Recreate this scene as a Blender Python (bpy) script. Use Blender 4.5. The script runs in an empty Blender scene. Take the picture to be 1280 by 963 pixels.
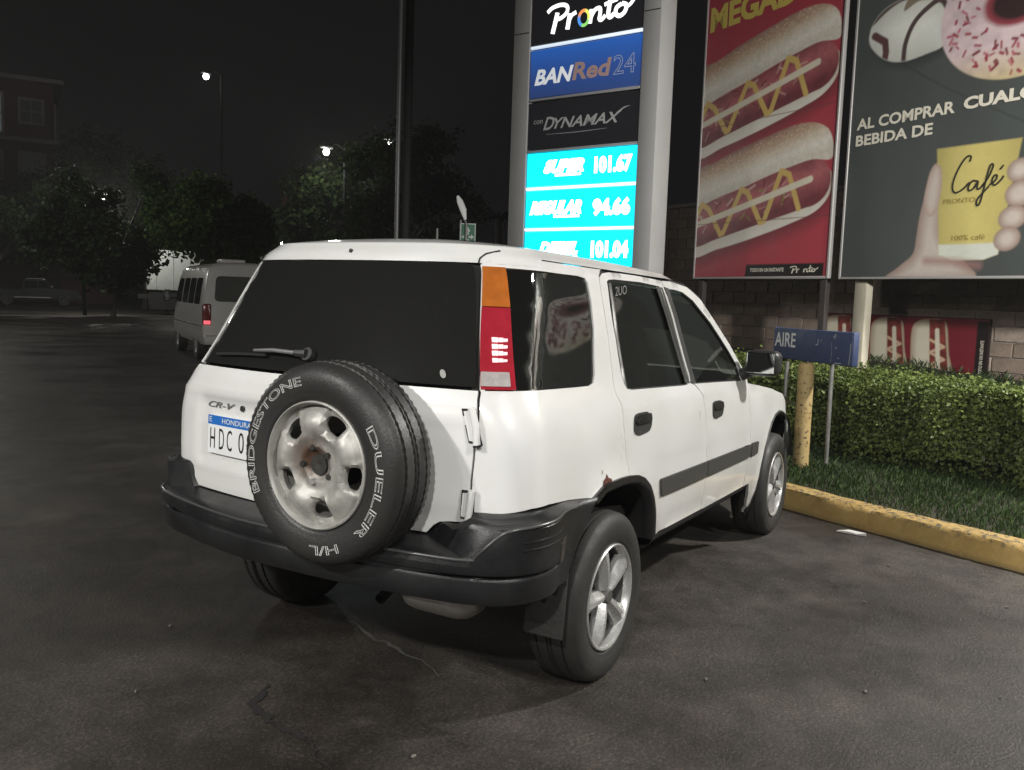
import bpy, bmesh, math, random
import numpy as np
from mathutils import Vector, Matrix
from mathutils.geometry import delaunay_2d_cdt

random.seed(7)
rng = np.random.default_rng(11)
scene = bpy.context.scene
COL = scene.collection
R = math.radians

# ---------------------------------------------------------------- camera
cam_d = bpy.data.cameras.new('camera')
cam = bpy.data.objects.new('camera', cam_d)
COL.objects.link(cam)
cam_d.sensor_fit = 'HORIZONTAL'
cam_d.sensor_width = 36.0
cam_d.lens = 36.0 * 1091.2 / 1280.0
cam_d.clip_start = 0.05
cam_d.clip_end = 3000.0
cr = Vector((0.50667082, -0.86148004, 0.03371687))
cu = Vector((0.06868600, 0.07931925, 0.99448011))
cf = Vector((0.85939916, 0.50155817, -0.09936037))
mw = Matrix((cr, cu, -cf)).transposed().to_4x4()
mw.translation = Vector((-3.0487505, -2.1698652, 1.4676546))
cam.matrix_world = mw
scene.camera = cam

# ---------------------------------------------------------------- night sky
world = bpy.data.worlds.new('World')
scene.world = world
world.use_nodes = True
wn = world.node_tree
wn.nodes.clear()
w_out = wn.nodes.new('ShaderNodeOutputWorld')
w_bg = wn.nodes.new('ShaderNodeBackground')
w_bg.inputs['Color'].default_value = (1.0, 0.93, 0.95, 1)
w_bg.inputs['Strength'].default_value = 0.0036
wn.links.new(w_bg.outputs[0], w_out.inputs[0])

scene.view_settings.view_transform = 'Standard'
scene.view_settings.look = 'None'
scene.view_settings.gamma = 1.0
scene.view_settings.exposure = 0.0
scene.cycles.max_bounces = 6
scene.cycles.transparent_max_bounces = 12
scene.cycles.caustics_reflective = False
scene.cycles.caustics_refractive = False
scene.cycles.sample_clamp_indirect = 6.0
scene.cycles.use_denoising = True

# ---------------------------------------------------------------- forecourt lamps (the station canopy behind the camera) and added floods
CANOPY_Z = 5.2
LAMPS = [(-3.3, -6.4, 430), (-7.6, 2.9, 850), (-7.6, -3.4, 640), (-11.8, 2.9, 350)]
HEDGE_LAMP = (4.3, -5.0, 5.2, 800)
LAMP_COL = (1.0, 0.985, 0.94)
ADDED_FLOODS = [((0.0, -7.0, 3.1), (8.2, -1.0, 3.9), 4500), ((-4.2, 4.6, 5.0), (13.5, 17.5, 1.8), 1000)]   # floods added to brighten banners and minibus: place, aim, watts


def area_lamp(name, loc, size, watts, aim=None):
    ld = bpy.data.lights.new(name, 'AREA')
    ld.shape = 'SQUARE'
    ld.size = size
    ld.energy = watts
    ld.color = LAMP_COL
    lo = bpy.data.objects.new(name, ld)
    lo.location = loc
    if aim is not None:
        lo.rotation_euler = (Vector(aim) - Vector(loc)).to_track_quat('-Z', 'Y').to_euler()
    COL.objects.link(lo)
    return lo


for x, y, p in LAMPS:
    area_lamp('canopy_lamp_light', (x, y, CANOPY_Z - 0.09), 0.36, p)
area_lamp('yard_lamp_light', HEDGE_LAMP[:3], 0.34, HEDGE_LAMP[3])
for fl_loc, fl_aim, fl_p in ADDED_FLOODS:
  sd_ = bpy.data.lights.new('added_flood_light', 'SPOT')
  sd_.energy = fl_p; sd_.color = LAMP_COL; sd_.spot_size = R(58); sd_.spot_blend = 0.6; sd_.shadow_soft_size = 0.15
  so_ = bpy.data.objects.new('added_flood_light', sd_)
  so_.location = fl_loc
  so_.rotation_euler = (Vector(fl_aim) - Vector(fl_loc)).to_track_quat('-Z', 'Y').to_euler()
  COL.objects.link(so_)


# ---------------------------------------------------------------- helpers
def tag(o, label=None, cat=None, group=None, kind=None):
    if label: o['label'] = label
    if cat: o['category'] = cat
    if group: o['group'] = group
    if kind: o['kind'] = kind
    return o


def empty(name, loc, label=None, cat=None, group=None, rz=0.0, parent=None):
    o = bpy.data.objects.new(name, None)
    COL.objects.link(o)
    o.empty_display_size = 0.2
    o.location = loc
    o.rotation_euler = (0, 0, rz)
    if parent is not None: o.parent = parent
    return tag(o, label, cat, group)


class MB:
    """collects faces of one mesh"""
    def __init__(s):
        s.v = []; s.f = []; s.m = []

    def add(s, vs, fs, m=0):
        b = len(s.v)
        s.v.extend([tuple(p) for p in vs])
        s.f.extend([tuple(i + b for i in f) for f in fs])
        s.m.extend([m] * len(fs))
        return s

    def box(s, c, d, rot=None, m=0):
        hx, hy, hz = d[0] / 2, d[1] / 2, d[2] / 2
        P = [Vector((sx * hx, sy * hy, sz * hz)) for sz in (-1, 1) for sy in (-1, 1) for sx in (-1, 1)]
        if rot is not None: P = [rot @ p for p in P]
        P = [p + Vector(c) for p in P]
        return s.add(P, [(0, 2, 3, 1), (4, 5, 7, 6), (0, 1, 5, 4), (2, 6, 7, 3), (0, 4, 6, 2), (1, 3, 7, 5)], m)

    def bbox(s, c, d, bev=0.01, seg=2, rot=None, m=0):
        bm = bmesh.new()
        bmesh.ops.create_cube(bm, size=1.0)
        bmesh.ops.scale(bm, vec=d, verts=bm.verts)
        bmesh.ops.bevel(bm, geom=list(bm.edges), offset=bev, segments=seg, profile=0.5, affect='EDGES')
        M = (rot.to_4x4() if rot is not None else Matrix.Identity(4))
        vs = [(M @ v.co) + Vector(c) for v in bm.verts]
        bm.verts.index_update()
        fs = [[v.index for v in f.verts] for f in bm.faces]
        bm.free()
        return s.add(vs, fs, m)

    def tube(s, path, r, n=8, cap=True, m=0, closed=False):
        P = [Vector(p) for p in path]
        k = len(P)
        rr = r if isinstance(r, (list, tuple)) else [r] * k
        rings = []
        up = Vector((0, 0, 1))
        for i, p in enumerate(P):
            if closed: t = P[(i + 1) % k] - P[i - 1]
            else: t = P[min(i + 1, k - 1)] - P[max(i - 1, 0)]
            t.normalize()
            a = up - t * up.dot(t)
            if a.length < 0.05:
                a = Vector((1, 0, 0)) - t * t.x
            a.normalize()
            b = t.cross(a)
            rings.append([p + (a * math.cos(2 * math.pi * j / n) + b * math.sin(2 * math.pi * j / n)) * rr[i] for j in range(n)])
        vs = [q for ring in rings for q in ring]
        fs = []
        for i in range(k if closed else k - 1):
            i2 = (i + 1) % k
            for j in range(n):
                j2 = (j + 1) % n
                fs.append((i * n + j, i * n + j2, i2 * n + j2, i2 * n + j))
        if cap and not closed:
            fs.append(tuple(range(n - 1, -1, -1)))
            fs.append(tuple((k - 1) * n + j for j in range(n)))
        return s.add(vs, fs, m)

    def lathe(s, prof, n=48, m=0, fn=None, closed=True):
        """profile (x along axis, radius), axis +X; fn(i,j,x,r)->(x,r) per vertex"""
        vs = []
        k = len(prof)
        for j in range(n):
            a = 2 * math.pi * j / n
            for i, (x, r) in enumerate(prof):
                if fn: x, r = fn(i, j, x, r)
                vs.append((x, r * math.cos(a), r * math.sin(a)))
        fs = []
        for j in range(n):
            j2 = (j + 1) % n
            for i in range(k - 1):
                fs.append((j * k + i, j * k + i + 1, j2 * k + i + 1, j2 * k + i))
        return s.add(vs, fs, m)

    def prism(s, poly, fn0, fn1, m=0):
        """polygon (u,v) extruded between two maps"""
        n = len(poly)
        vs = [fn0(*p) for p in poly] + [fn1(*p) for p in poly]
        fs = [tuple(range(n - 1, -1, -1)), tuple(range(n, 2 * n))]
        fs += [(i, (i + 1) % n, n + (i + 1) % n, n + i) for i in range(n)]
        return s.add(vs, fs, m)

    def build(s, name, mats, parent=None, smooth=None, loc=None, recalc=True):
        me = bpy.data.meshes.new(name)
        off = Vector((0, 0, 0))
        if parent is not None and loc is None and s.world:
            off = world_loc(parent)
        vs = [(p[0] - off.x, p[1] - off.y, p[2] - off.z) for p in s.v]
        me.from_pydata(vs, [], s.f)
        if not isinstance(mats, (list, tuple)): mats = [mats]
        for mm in mats: me.materials.append(mm)
        if len(mats) > 1:
            me.polygons.foreach_set('material_index', s.m)
        if recalc:
            bm = bmesh.new(); bm.from_mesh(me)
            bmesh.ops.recalc_face_normals(bm, faces=bm.faces)
            bm.to_mesh(me); bm.free()
        if smooth is not None:
            me.shade_smooth()
            if smooth < 180: me.set_sharp_from_angle(angle=R(smooth))
        me.update()
        o = bpy.data.objects.new(name, me)
        COL.objects.link(o)
        if parent is not None: o.parent = parent
        if loc is not None: o.location = loc
        return o
    world = False


class WB(MB):
    """same, vertices given in world coordinates (parents must be unrotated)"""
    world = True


def world_loc(o):
    p = Vector((0, 0, 0))
    while o is not None:
        p = p + o.location
        o = o.parent
    return p


# ---------------------------------------------------------------- materials
def new_mat(name):
    m = bpy.data.materials.new(name)
    m.use_nodes = True
    nt = m.node_tree
    b = nt.nodes.get('Principled BSDF')
    return m, nt, b


def mat(name, col, rough=0.5, metal=0.0, spec=0.5, var=0.0, vscale=6.0, col2=None, bump=0.0, bscale=60.0,
        emit=None, estr=0.0, coat=0.0, alpha=1.0, rvar=0.0, obj=True):
    m, nt, b = new_mat(name)
    b.inputs['Base Color'].default_value = (*col, 1)
    b.inputs['Roughness'].default_value = rough
    b.inputs['Metallic'].default_value = metal
    b.inputs['Specular IOR Level'].default_value = spec
    b.inputs['Coat Weight'].default_value = coat
    b.inputs['Coat Roughness'].default_value = 0.06
    b.inputs['Alpha'].default_value = alpha
    if emit is not None:
        b.inputs['Emission Color'].default_value = (*emit, 1)
        b.inputs['Emission Strength'].default_value = estr
    tc = nt.nodes.new('ShaderNodeTexCoord')
    if var > 0 or rvar > 0:
        nz = nt.nodes.new('ShaderNodeTexNoise')
        nz.inputs['Scale'].default_value = vscale
        nz.inputs['Detail'].default_value = 6
        nz.inputs['Roughness'].default_value = 0.65
        nt.links.new(tc.outputs['Object'], nz.inputs['Vector'])
        rp = nt.nodes.new('ShaderNodeValToRGB')
        c2 = col2 if col2 is not None else tuple(c * (1 - var) for c in col)
        rp.color_ramp.elements[0].position = 0.36
        rp.color_ramp.elements[1].position = 0.64
        rp.color_ramp.elements[0].color = (*c2, 1)
        rp.color_ramp.elements[1].color = (*col, 1)
        nt.links.new(nz.outputs['Fac'], rp.inputs['Fac'])
        if var > 0: nt.links.new(rp.outputs['Color'], b.inputs['Base Color'])
        if rvar > 0:
            mr = nt.nodes.new('ShaderNodeMapRange')
            mr.inputs['From Min'].default_value = 0.3
            mr.inputs['From Max'].default_value = 0.7
            mr.inputs['To Min'].default_value = max(rough - rvar, 0.02)
            mr.inputs['To Max'].default_value = min(rough + rvar, 1)
            nt.links.new(nz.outputs['Fac'], mr.inputs['Value'])
            nt.links.new(mr.outputs['Result'], b.inputs['Roughness'])
    if bump > 0:
        nb = nt.nodes.new('ShaderNodeTexNoise')
        nb.inputs['Scale'].default_value = bscale
        nb.inputs['Detail'].default_value = 4
        nt.links.new(tc.outputs['Object'], nb.inputs['Vector'])
        bp = nt.nodes.new('ShaderNodeBump')
        bp.inputs['Strength'].default_value = bump
        bp.inputs['Distance'].default_value = 0.01
        nt.links.new(nb.outputs['Fac'], bp.inputs['Height'])
        nt.links.new(bp.outputs['Normal'], b.inputs['Normal'])
    return m


M = {}
M['paint'] = mat('white_car_paint', (0.80, 0.80, 0.79), 0.32, coat=0.8, var=0.05, vscale=2.2, col2=(0.75, 0.745, 0.72), rvar=0.06)
_nt = M['paint'].node_tree; _b = _nt.nodes['Principled BSDF']
_src = _b.inputs['Base Color'].links[0].from_socket
_g = _nt.nodes.new('ShaderNodeNewGeometry'); _s = _nt.nodes.new('ShaderNodeSeparateXYZ'); _nt.links.new(_g.outputs['Position'], _s.inputs[0])
_m = _nt.nodes.new('ShaderNodeMapRange'); _m.inputs['From Min'].default_value = .80; _m.inputs['From Max'].default_value = .46; _m.inputs['To Max'].default_value = .5
_nt.links.new(_s.outputs['Z'], _m.inputs['Value'])
_n = _nt.nodes.new('ShaderNodeTexNoise'); _n.inputs['Scale'].default_value = 7; _n.inputs['Detail'].default_value = 8; _n.inputs['Roughness'].default_value = .75
_nt.links.new(_g.outputs['Position'], _n.inputs['Vector'])
_mm = _nt.nodes.new('ShaderNodeMath'); _mm.operation = 'MULTIPLY'; _nt.links.new(_m.outputs[0], _mm.inputs[0]); _nt.links.new(_n.outputs['Fac'], _mm.inputs[1])
_x = _nt.nodes.new('ShaderNodeMix'); _x.data_type = 'RGBA'; _nt.links.new(_mm.outputs[0], _x.inputs['Factor']); _nt.links.new(_src, _x.inputs[6]); _x.inputs[7].default_value = (.42, .38, .32, 1)
_nt.links.new(_x.outputs[2], _b.inputs['Base Color'])
M['black_plastic'] = mat('weathered_black_plastic', (0.016, 0.016, 0.017), 0.37, spec=0.5, var=0.3, vscale=5, col2=(0.010, 0.010, 0.011), bump=0.12, bscale=220, rvar=0.13)
M['trim'] = mat('dark_trim', (0.030, 0.030, 0.030), 0.42)
M['mould'] = mat('charcoal_side_moulding', (0.050, 0.049, 0.045), 0.55, bump=0.1, bscale=300)
M['gap'] = mat('seal_and_gap_black', (0.012, 0.012, 0.012), 0.8)
M['under'] = mat('underbody_dark', (0.014, 0.013, 0.012), 0.9, var=0.3, vscale=8)
M['rubber'] = mat('tyre_rubber', (0.019, 0.019, 0.018), 0.6, var=0.35, vscale=9, col2=(0.033, 0.031, 0.028), bump=0.15, bscale=150, rvar=0.12)
M['wetrubber'] = mat('spare_tyre_rubber', (0.020, 0.020, 0.020), 0.44, var=0.35, vscale=7, col2=(0.032, 0.031, 0.029), bump=0.15, bscale=120, rvar=0.17)
M['alloy'] = mat('alloy_metal', (0.60, 0.60, 0.585), 0.28, metal=0.6, var=0.05, vscale=14, col2=(0.55, 0.545, 0.53), rvar=0.08)
M['alloy_dark'] = mat('dirty_brake', (0.05, 0.048, 0.044), 0.6, metal=0.4, var=0.4, vscale=20)
M['brake'] = mat('shadowed_brake', (0.014, 0.013, 0.012), 0.85)  # near-black colour paints the shade behind the wheel spokes
M['barrel'] = mat('dark_barrel', (0.10, 0.098, 0.092), 0.6, metal=0.3, var=.3, vscale=15)  # darker metal for rim barrel and hub cap
M['chrome'] = mat('chrome', (0.75, 0.75, 0.75), 0.12, metal=1.0)
M['muffler'] = mat('aluminised_steel', (0.80, 0.78, 0.76), 0.4, metal=0.3, var=0.2, vscale=9)
M['redlens'] = mat('red_lens', (0.36, 0.018, 0.034), 0.2, coat=0.6, var=.2, vscale=30, emit=(.8, .02, .05), estr=.05)  # emission gives the unlit lens a faint painted glow
M['amber'] = mat('amber_lens', (0.52, 0.15, 0.025), 0.2, coat=0.6, var=0.25, vscale=14)
M['clearlens'] = mat('clear_lens', (0.46, 0.42, 0.41), 0.2, coat=0.8, var=0.2, vscale=40)
M['platewhite'] = mat('plate_white', (0.86, 0.87, 0.88), 0.4)
M['plateblue'] = mat('plate_blue', (0.02, 0.16, 0.55), 0.4)
M['black'] = mat('black_print', (0.012, 0.012, 0.012), 0.5)
M['whiteprint'] = mat('white_lettering', (0.72, 0.72, 0.70), 0.6)
M['seat'] = mat('seat_fabric', (0.11, 0.11, 0.10), 0.9, var=0.3, vscale=20)
M['mirrorglass'] = mat('mirror_glass', (0.8, 0.83, 0.82), 0.04, metal=1.0)


def glass(name, tint, opaque, rough=0.02, ior=1.45):
    m, nt, b = new_mat(name)
    nt.nodes.remove(b)
    out = nt.nodes['Material Output']
    gl = nt.nodes.new('ShaderNodeBsdfGlossy'); gl.inputs['Roughness'].default_value = rough
    gl.inputs['Color'].default_value = (0.9, 0.93, 0.9, 1)
    tr = nt.nodes.new('ShaderNodeBsdfTransparent'); tr.inputs['Color'].default_value = (*tint, 1)
    df = nt.nodes.new('ShaderNodeBsdfDiffuse'); df.inputs['Color'].default_value = (0.020, 0.020, 0.019, 1)
    mx = nt.nodes.new('ShaderNodeMixShader'); mx.inputs[0].default_value = opaque
    nt.links.new(tr.outputs[0], mx.inputs[1]); nt.links.new(df.outputs[0], mx.inputs[2])
    fr = nt.nodes.new('ShaderNodeFresnel'); fr.inputs['IOR'].default_value = ior
    m2 = nt.nodes.new('ShaderNodeMixShader')
    nt.links.new(fr.outputs[0], m2.inputs[0]); nt.links.new(mx.outputs[0], m2.inputs[1]); nt.links.new(gl.outputs[0], m2.inputs[2])
    nt.links.new(m2.outputs[0], out.inputs['Surface'])
    return m


M['glass'] = glass('tinted_side_glass', (0.30, 0.32, 0.29), 0.45)
M['darkglass'] = glass('dark_rear_glass', (0.10, 0.10, 0.10), 0.75, 0.10, 1.35)


# ---------------------------------------------------------------- text as mesh
def text_mesh(body, outline=None, bold=0.0, shear=0.0, spacing=1.0):
    """2-D lettering: (verts Nx2, faces), baseline at 0, cap height about 0.7"""
    cu_ = bpy.data.curves.new('lettering', 'FONT')
    cu_.body = body
    cu_.resolution_u = 3
    cu_.shear = shear
    cu_.space_character = spacing
    cu_.offset = bold
    if outline:
        cu_.fill_mode = 'NONE' if hasattr(cu_, 'fill_mode') else cu_.fill_mode
        cu_.bevel_depth = outline
        cu_.bevel_resolution = 0
    ob = bpy.data.objects.new('lettering', cu_)
    COL.objects.link(ob)
    dg = bpy.context.evaluated_depsgraph_get()
    me = bpy.data.meshes.new_from_object(ob.evaluated_get(dg))
    vs = np.array([v.co[:] for v in me.vertices]) if len(me.vertices) else np.zeros((0, 3))
    fs = [tuple(p.vertices) for p in me.polygons]
    bpy.data.objects.remove(ob)
    bpy.data.curves.remove(cu_)
    bpy.data.meshes.remove(me)
    return vs, fs


def fit_text(body, x0, x1, z0, z1, **kw):
    """lettering scaled into the rectangle x0..x1 (left to right), z0..z1"""
    vs, fs = text_mesh(body, **kw)
    lo, hi = vs.min(0), vs.max(0)
    q = np.zeros((len(vs), 2))
    q[:, 0] = x0 + (vs[:, 0] - lo[0]) / (hi[0] - lo[0]) * (x1 - x0)
    q[:, 1] = z0 + (vs[:, 1] - lo[1]) / (hi[1] - lo[1]) * (z1 - z0)
    return q, fs


def stroke(mb, pts, w, fn, m=0, closed=False):
    """flat ribbon following 2-D points (w: width or list)"""
    P = np.array(pts, float)
    # resample with Catmull-Rom
    out = []; ws = []
    n = len(P)
    wl = w if isinstance(w, (list, tuple)) else [w] * n
    rngi = range(n if closed else n - 1)
    for i in rngi:
        if closed: a, b_, c, d = P[i - 1], P[i], P[(i + 1) % n], P[(i + 2) % n]
        else: a, b_, c, d = P[max(i - 1, 0)], P[i], P[i + 1], P[min(i + 2, n - 1)]
        for t in np.linspace(0, 1, 7)[:-1]:
            out.append(0.5 * ((2 * b_) + (-a + c) * t + (2 * a - 5 * b_ + 4 * c - d) * t * t + (-a + 3 * b_ - 3 * c + d) * t ** 3))
            ws.append(wl[i] * (1 - t) + wl[(i + 1) % n] * t)
    if not closed:
        out.append(P[-1]); ws.append(wl[-1])
    O = np.array(out); k = len(O)
    vs = []
    for i in range(k):
        if closed: t = O[(i + 1) % k] - O[i - 1]
        else: t = O[min(i + 1, k - 1)] - O[max(i - 1, 0)]
        t = t / (np.linalg.norm(t) + 1e-9)
        nn = np.array([-t[1], t[0]]) * ws[i] / 2
        vs.append(fn(*(O[i] + nn))); vs.append(fn(*(O[i] - nn)))
    fs = []
    for i in range(k if closed else k - 1):
        j = (i + 1) % k
        fs.append((2 * i, 2 * i + 1, 2 * j + 1, 2 * j))
    mb.add(vs, fs, m)


def catmull(P, closed=False, n=6):
    P = np.array(P, float); k = len(P); out = []
    for i in range(k if closed else k - 1):
        if closed: a, b_, c, d = P[i - 1], P[i], P[(i + 1) % k], P[(i + 2) % k]
        else: a, b_, c, d = P[max(i - 1, 0)], P[i], P[i + 1], P[min(i + 2, k - 1)]
        for t in np.linspace(0, 1, n + 1)[:-1]:
            out.append(0.5 * ((2 * b_) + (-a + c) * t + (2 * a - 5 * b_ + 4 * c - d) * t * t + (-a + 3 * b_ - 3 * c + d) * t ** 3))
    if not closed: out.append(P[-1])
    return np.array(out)
# ================================================================ THE SETTING
def yawdir(a): return np.array([math.cos(R(a)), math.sin(R(a)), 0.0])


def noise_node(nt, tc, scale, detail=6, rough=0.6, out='Object'):
    n = nt.nodes.new('ShaderNodeTexNoise')
    n.inputs['Scale'].default_value = scale; n.inputs['Detail'].default_value = detail; n.inputs['Roughness'].default_value = rough
    nt.links.new(tc.outputs[out], n.inputs['Vector'])
    return n


def ramp(nt, src, stops):
    r = nt.nodes.new('ShaderNodeValToRGB')
    e = r.color_ramp.elements
    while len(e) < len(stops): e.new(0.5)
    for k, (p, c) in enumerate(stops):
        e[k].position = p; e[k].color = (*c, 1) if len(c) == 3 else c
    nt.links.new(src, r.inputs['Fac'])
    return r


def mixc(nt, fac, a, b, mode='MIX'):
    m = nt.nodes.new('ShaderNodeMix'); m.data_type = 'RGBA'; m.blend_type = mode
    if isinstance(fac, float): m.inputs['Factor'].default_value = fac
    else: nt.links.new(fac, m.inputs['Factor'])
    for k, s in ((6, a), (7, b)):
        if isinstance(s, tuple): m.inputs[k].default_value = (*s, 1)
        else: nt.links.new(s, m.inputs[k])
    return m.outputs[2]


# --- asphalt
m, nt, b = new_mat('worn_asphalt')
tc = nt.nodes.new('ShaderNodeTexCoord')
n1 = noise_node(nt, tc, 0.55, 6, 0.68); n2 = noise_node(nt, tc, 2.6, 10, 0.75); n3 = noise_node(nt, tc, 75, 4, 0.75)
c1 = ramp(nt, n1.outputs['Fac'], [(0.40, (0.021, 0.0168, 0.0140)), (0.50, (0.033, 0.0275, 0.0233)), (0.60, (0.052, 0.0445, 0.0385))])
c2 = ramp(nt, n2.outputs['Fac'], [(0.39, (0.45, 0.45, 0.45)), (0.61, (1.35, 1.33, 1.29))])
cc = mixc(nt, 0.75, c1.outputs[0], c2.outputs[0], 'MULTIPLY')
c3 = ramp(nt, n3.outputs['Fac'], [(0.41, (0.58, 0.58, 0.58)), (0.53, (1.0, 1.0, 1.0)), (0.60, (1.6, 1.57, 1.5)), (0.66, (2.6, 2.5, 2.35))])
cc = mixc(nt, 0.8, cc, c3.outputs[0], 'MULTIPLY')
vor = nt.nodes.new('ShaderNodeTexVoronoi'); vor.inputs['Scale'].default_value = 5.5
nt.links.new(tc.outputs['Object'], vor.inputs['Vector'])
sp = ramp(nt, vor.outputs['Distance'], [(0.0, (1, 1, 1)), (0.035, (0, 0, 0))])
spn = ramp(nt, n2.outputs['Fac'], [(0.55, (0, 0, 0)), (0.6, (1, 1, 1))])
spm = mixc(nt, 1.0, sp.outputs[0], spn.outputs[0], 'MULTIPLY')
cc = mixc(nt, spm, cc, (0.20, 0.19, 0.175))
nt.links.new(cc, b.inputs['Base Color'])
rr = ramp(nt, n1.outputs['Fac'], [(0.35, (0.36, 0.36, 0.36)), (0.65, (0.72, 0.72, 0.72))])
nt.links.new(rr.outputs[0], b.inputs['Roughness'])
bp = nt.nodes.new('ShaderNodeBump'); bp.inputs['Strength'].default_value = 0.8; bp.inputs['Distance'].default_value = 0.012
hb = mixc(nt, 0.5, n3.outputs['Fac'], n2.outputs['Fac'])
nt.links.new(hb, bp.inputs['Height']); nt.links.new(bp.outputs['Normal'], b.inputs['Normal'])
M['asphalt'] = m

g = WB()
xs = [-450, -60, -20, -8, -4, 0, 4, 8, 14, 24, 60, 160, 450]
ys = [-450, -60, -20, -8, -4, 0, 4, 8, 14, 24, 60, 160, 450]
g.add([(x, y, 0) for y in ys for x in xs], [(j * 13 + i, j * 13 + i + 1, (j + 1) * 13 + i + 1, (j + 1) * 13 + i) for j in range(12) for i in range(12)])
tag(g.build('asphalt_forecourt', M['asphalt']), 'dark worn asphalt forecourt under and around the white car', 'ground', kind='structure')

# cracks in the asphalt (thin tarry ribbons)
M['crack'] = mat('crack_fill', (0.012, 0.011, 0.010), 0.85)
M['scuff'] = mat('pale_scrape', (0.085, 0.08, 0.073), 0.8, var=0.5, vscale=25)


def ground_ribbon(name, pts, w, mt, z, label):
    mb = WB()
    P = catmull(pts, n=5)
    P = P + np.array([[random.gauss(0, w * .55), random.gauss(0, w * .55)] for _ in P])
    ww = [w * (0.45 + 0.9 * random.random()) * (0.3 + min(i, len(P) - 1 - i, 4) / 4) for i in range(len(P))]
    vs = []
    for i, p in enumerate(P):
        t = P[min(i + 1, len(P) - 1)] - P[max(i - 1, 0)]; t /= np.linalg.norm(t)
        j = (random.random() - 0.5) * w * 0.7
        for s in (1, -1):
            vs.append((p[0] - t[1] * (s * ww[i] / 2 + j), p[1] + t[0] * (s * ww[i] / 2 + j), z))
    mb.add(vs, [(2 * i, 2 * i + 1, 2 * i + 3, 2 * i + 2) for i in range(len(P) - 1)])
    return tag(mb.build(name, mt), label, 'crack', kind='structure')


ground_ribbon('pavement_crack', [(-0.78, 0.16), (-0.90, 0.10), (-0.97, 0.0), (-0.99, -0.12), (-1.0, -0.27)], 0.022, M['crack'], 0.004, 'short dark crack in the asphalt behind the white car')
ground_ribbon('pavement_crack', [(-1.0, -0.27), (-1.06, -0.33), (-1.12, -0.5), (-1.16, -0.62)], 0.009, M['crack'], 0.004, 'thin continuation of the asphalt crack toward the bottom edge')
ground_ribbon('scrape_mark', [(-0.13, 0.36), (-0.22, 0.10), (-0.28, -0.12), (-0.37, -0.33)], 0.013, M['scuff'], 0.005, 'pale scrape line on the asphalt under the bumper')


# --- raised planted island with kerb
KD = yawdir(63.8); KN = np.array([-KD[1], KD[0], 0.0])      # KN points to the road side (left/back)
K0 = np.array([3.30, -0.92, 0.0])                            # kerb foot


def kp(t, n, z):                                             # along, inward (behind the kerb), height
    return tuple(K0 + KD * t - KN * n + np.array([0, 0, z]))


m, nt, b = new_mat('worn_yellow_kerb_paint')
tc = nt.nodes.new('ShaderNodeTexCoord')
n1 = noise_node(nt, tc, 6, 8, 0.7); n2 = noise_node(nt, tc, 28, 6, 0.7)
ce = ramp(nt, n1.outputs['Fac'], [(0.3, (0.36, 0.225, 0.070)), (0.7, (0.47, 0.33, 0.115))])
wr = ramp(nt, n2.outputs['Fac'], [(0.50, (0, 0, 0)), (0.60, (1, 1, 1))])
ge = nt.nodes.new('ShaderNodeNewGeometry'); sx = nt.nodes.new('ShaderNodeSeparateXYZ'); nt.links.new(ge.outputs['Position'], sx.inputs[0])
zz = nt.nodes.new('ShaderNodeMapRange'); zz.inputs['From Min'].default_value = 0.10; zz.inputs['From Max'].default_value = 0.145
nt.links.new(sx.outputs['Z'], zz.inputs['Value'])
wm = nt.nodes.new('ShaderNodeMath'); wm.operation = 'MULTIPLY'; nt.links.new(wr.outputs[0], wm.inputs[0]); nt.links.new(zz.outputs[0], wm.inputs[1])
cc = mixc(nt, wm.outputs[0], ce.outputs[0], (0.10, 0.085, 0.065))
zl = nt.nodes.new('ShaderNodeMapRange'); zl.inputs['From Min'].default_value = 0.035; zl.inputs['From Max'].default_value = 0.0
nt.links.new(sx.outputs['Z'], zl.inputs['Value'])
wl = nt.nodes.new('ShaderNodeMath'); wl.operation = 'MULTIPLY'; nt.links.new(zl.outputs[0], wl.inputs[0]); nt.links.new(n1.outputs['Fac'], wl.inputs[1])
cc = mixc(nt, wl.outputs[0], cc, (0.07, 0.06, 0.045))
nt.links.new(cc, b.inputs['Base Color']); b.inputs['Roughness'].default_value = 0.8
bp = nt.nodes.new('ShaderNodeBump'); bp.inputs['Strength'].default_value = 0.6; bp.inputs['Distance'].default_value = 0.012
nt.links.new(n2.outputs['Fac'], bp.inputs['Height']); nt.links.new(bp.outputs['Normal'], b.inputs['Normal'])
M['kerb'] = m
kb = WB()
sec = [(0.0, -0.02), (0.008, 0.06), (0.016, 0.118), (0.03, 0.145), (0.06, 0.155), (0.16, 0.155), (0.175, 0.14), (0.175, -0.02)]
ts = np.arange(-9.0, 6.6, 0.06)
vs = []
for t in ts:
    j1 = 0.010 * math.sin(t * 7.3) + 0.008 * math.sin(t * 17.1 + 1) + random.gauss(0, 0.003)
    for k, (n_, z_) in enumerate(sec):
        chip = 0.0
        if k in (2, 3, 4): chip = max(0, random.gauss(0, 0.007)) + (0.012 if math.sin(t * 5.1 + k) > 0.85 else 0)
        vs.append(kp(t, n_ + j1 * 0.4 + chip * 0.6, z_ - chip * 0.9 + (0.004 * math.sin(t * 3.1) if k > 1 else 0)))
ns = len(sec)
kb.add(vs, [(i * ns + k, i * ns + k + 1, (i + 1) * ns + k + 1, (i + 1) * ns + k) for i in range(len(ts) - 1) for k in range(ns - 1)])
tag(kb.build('kerb', M['kerb'], smooth=50), 'low kerb painted worn yellow along the grass strip', 'kerb', kind='structure')

# wall plane and banner plane
WP = np.array([10.855, 1.719, 0.0]); WD = yawdir(60); WN = np.array([-WD[1], WD[0], 0.0])   # WN faces the car
BP = np.array([8.982, 1.220, 0.0]); BD = yawdir(59); BN = np.array([-BD[1], BD[0], 0.0])


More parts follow.
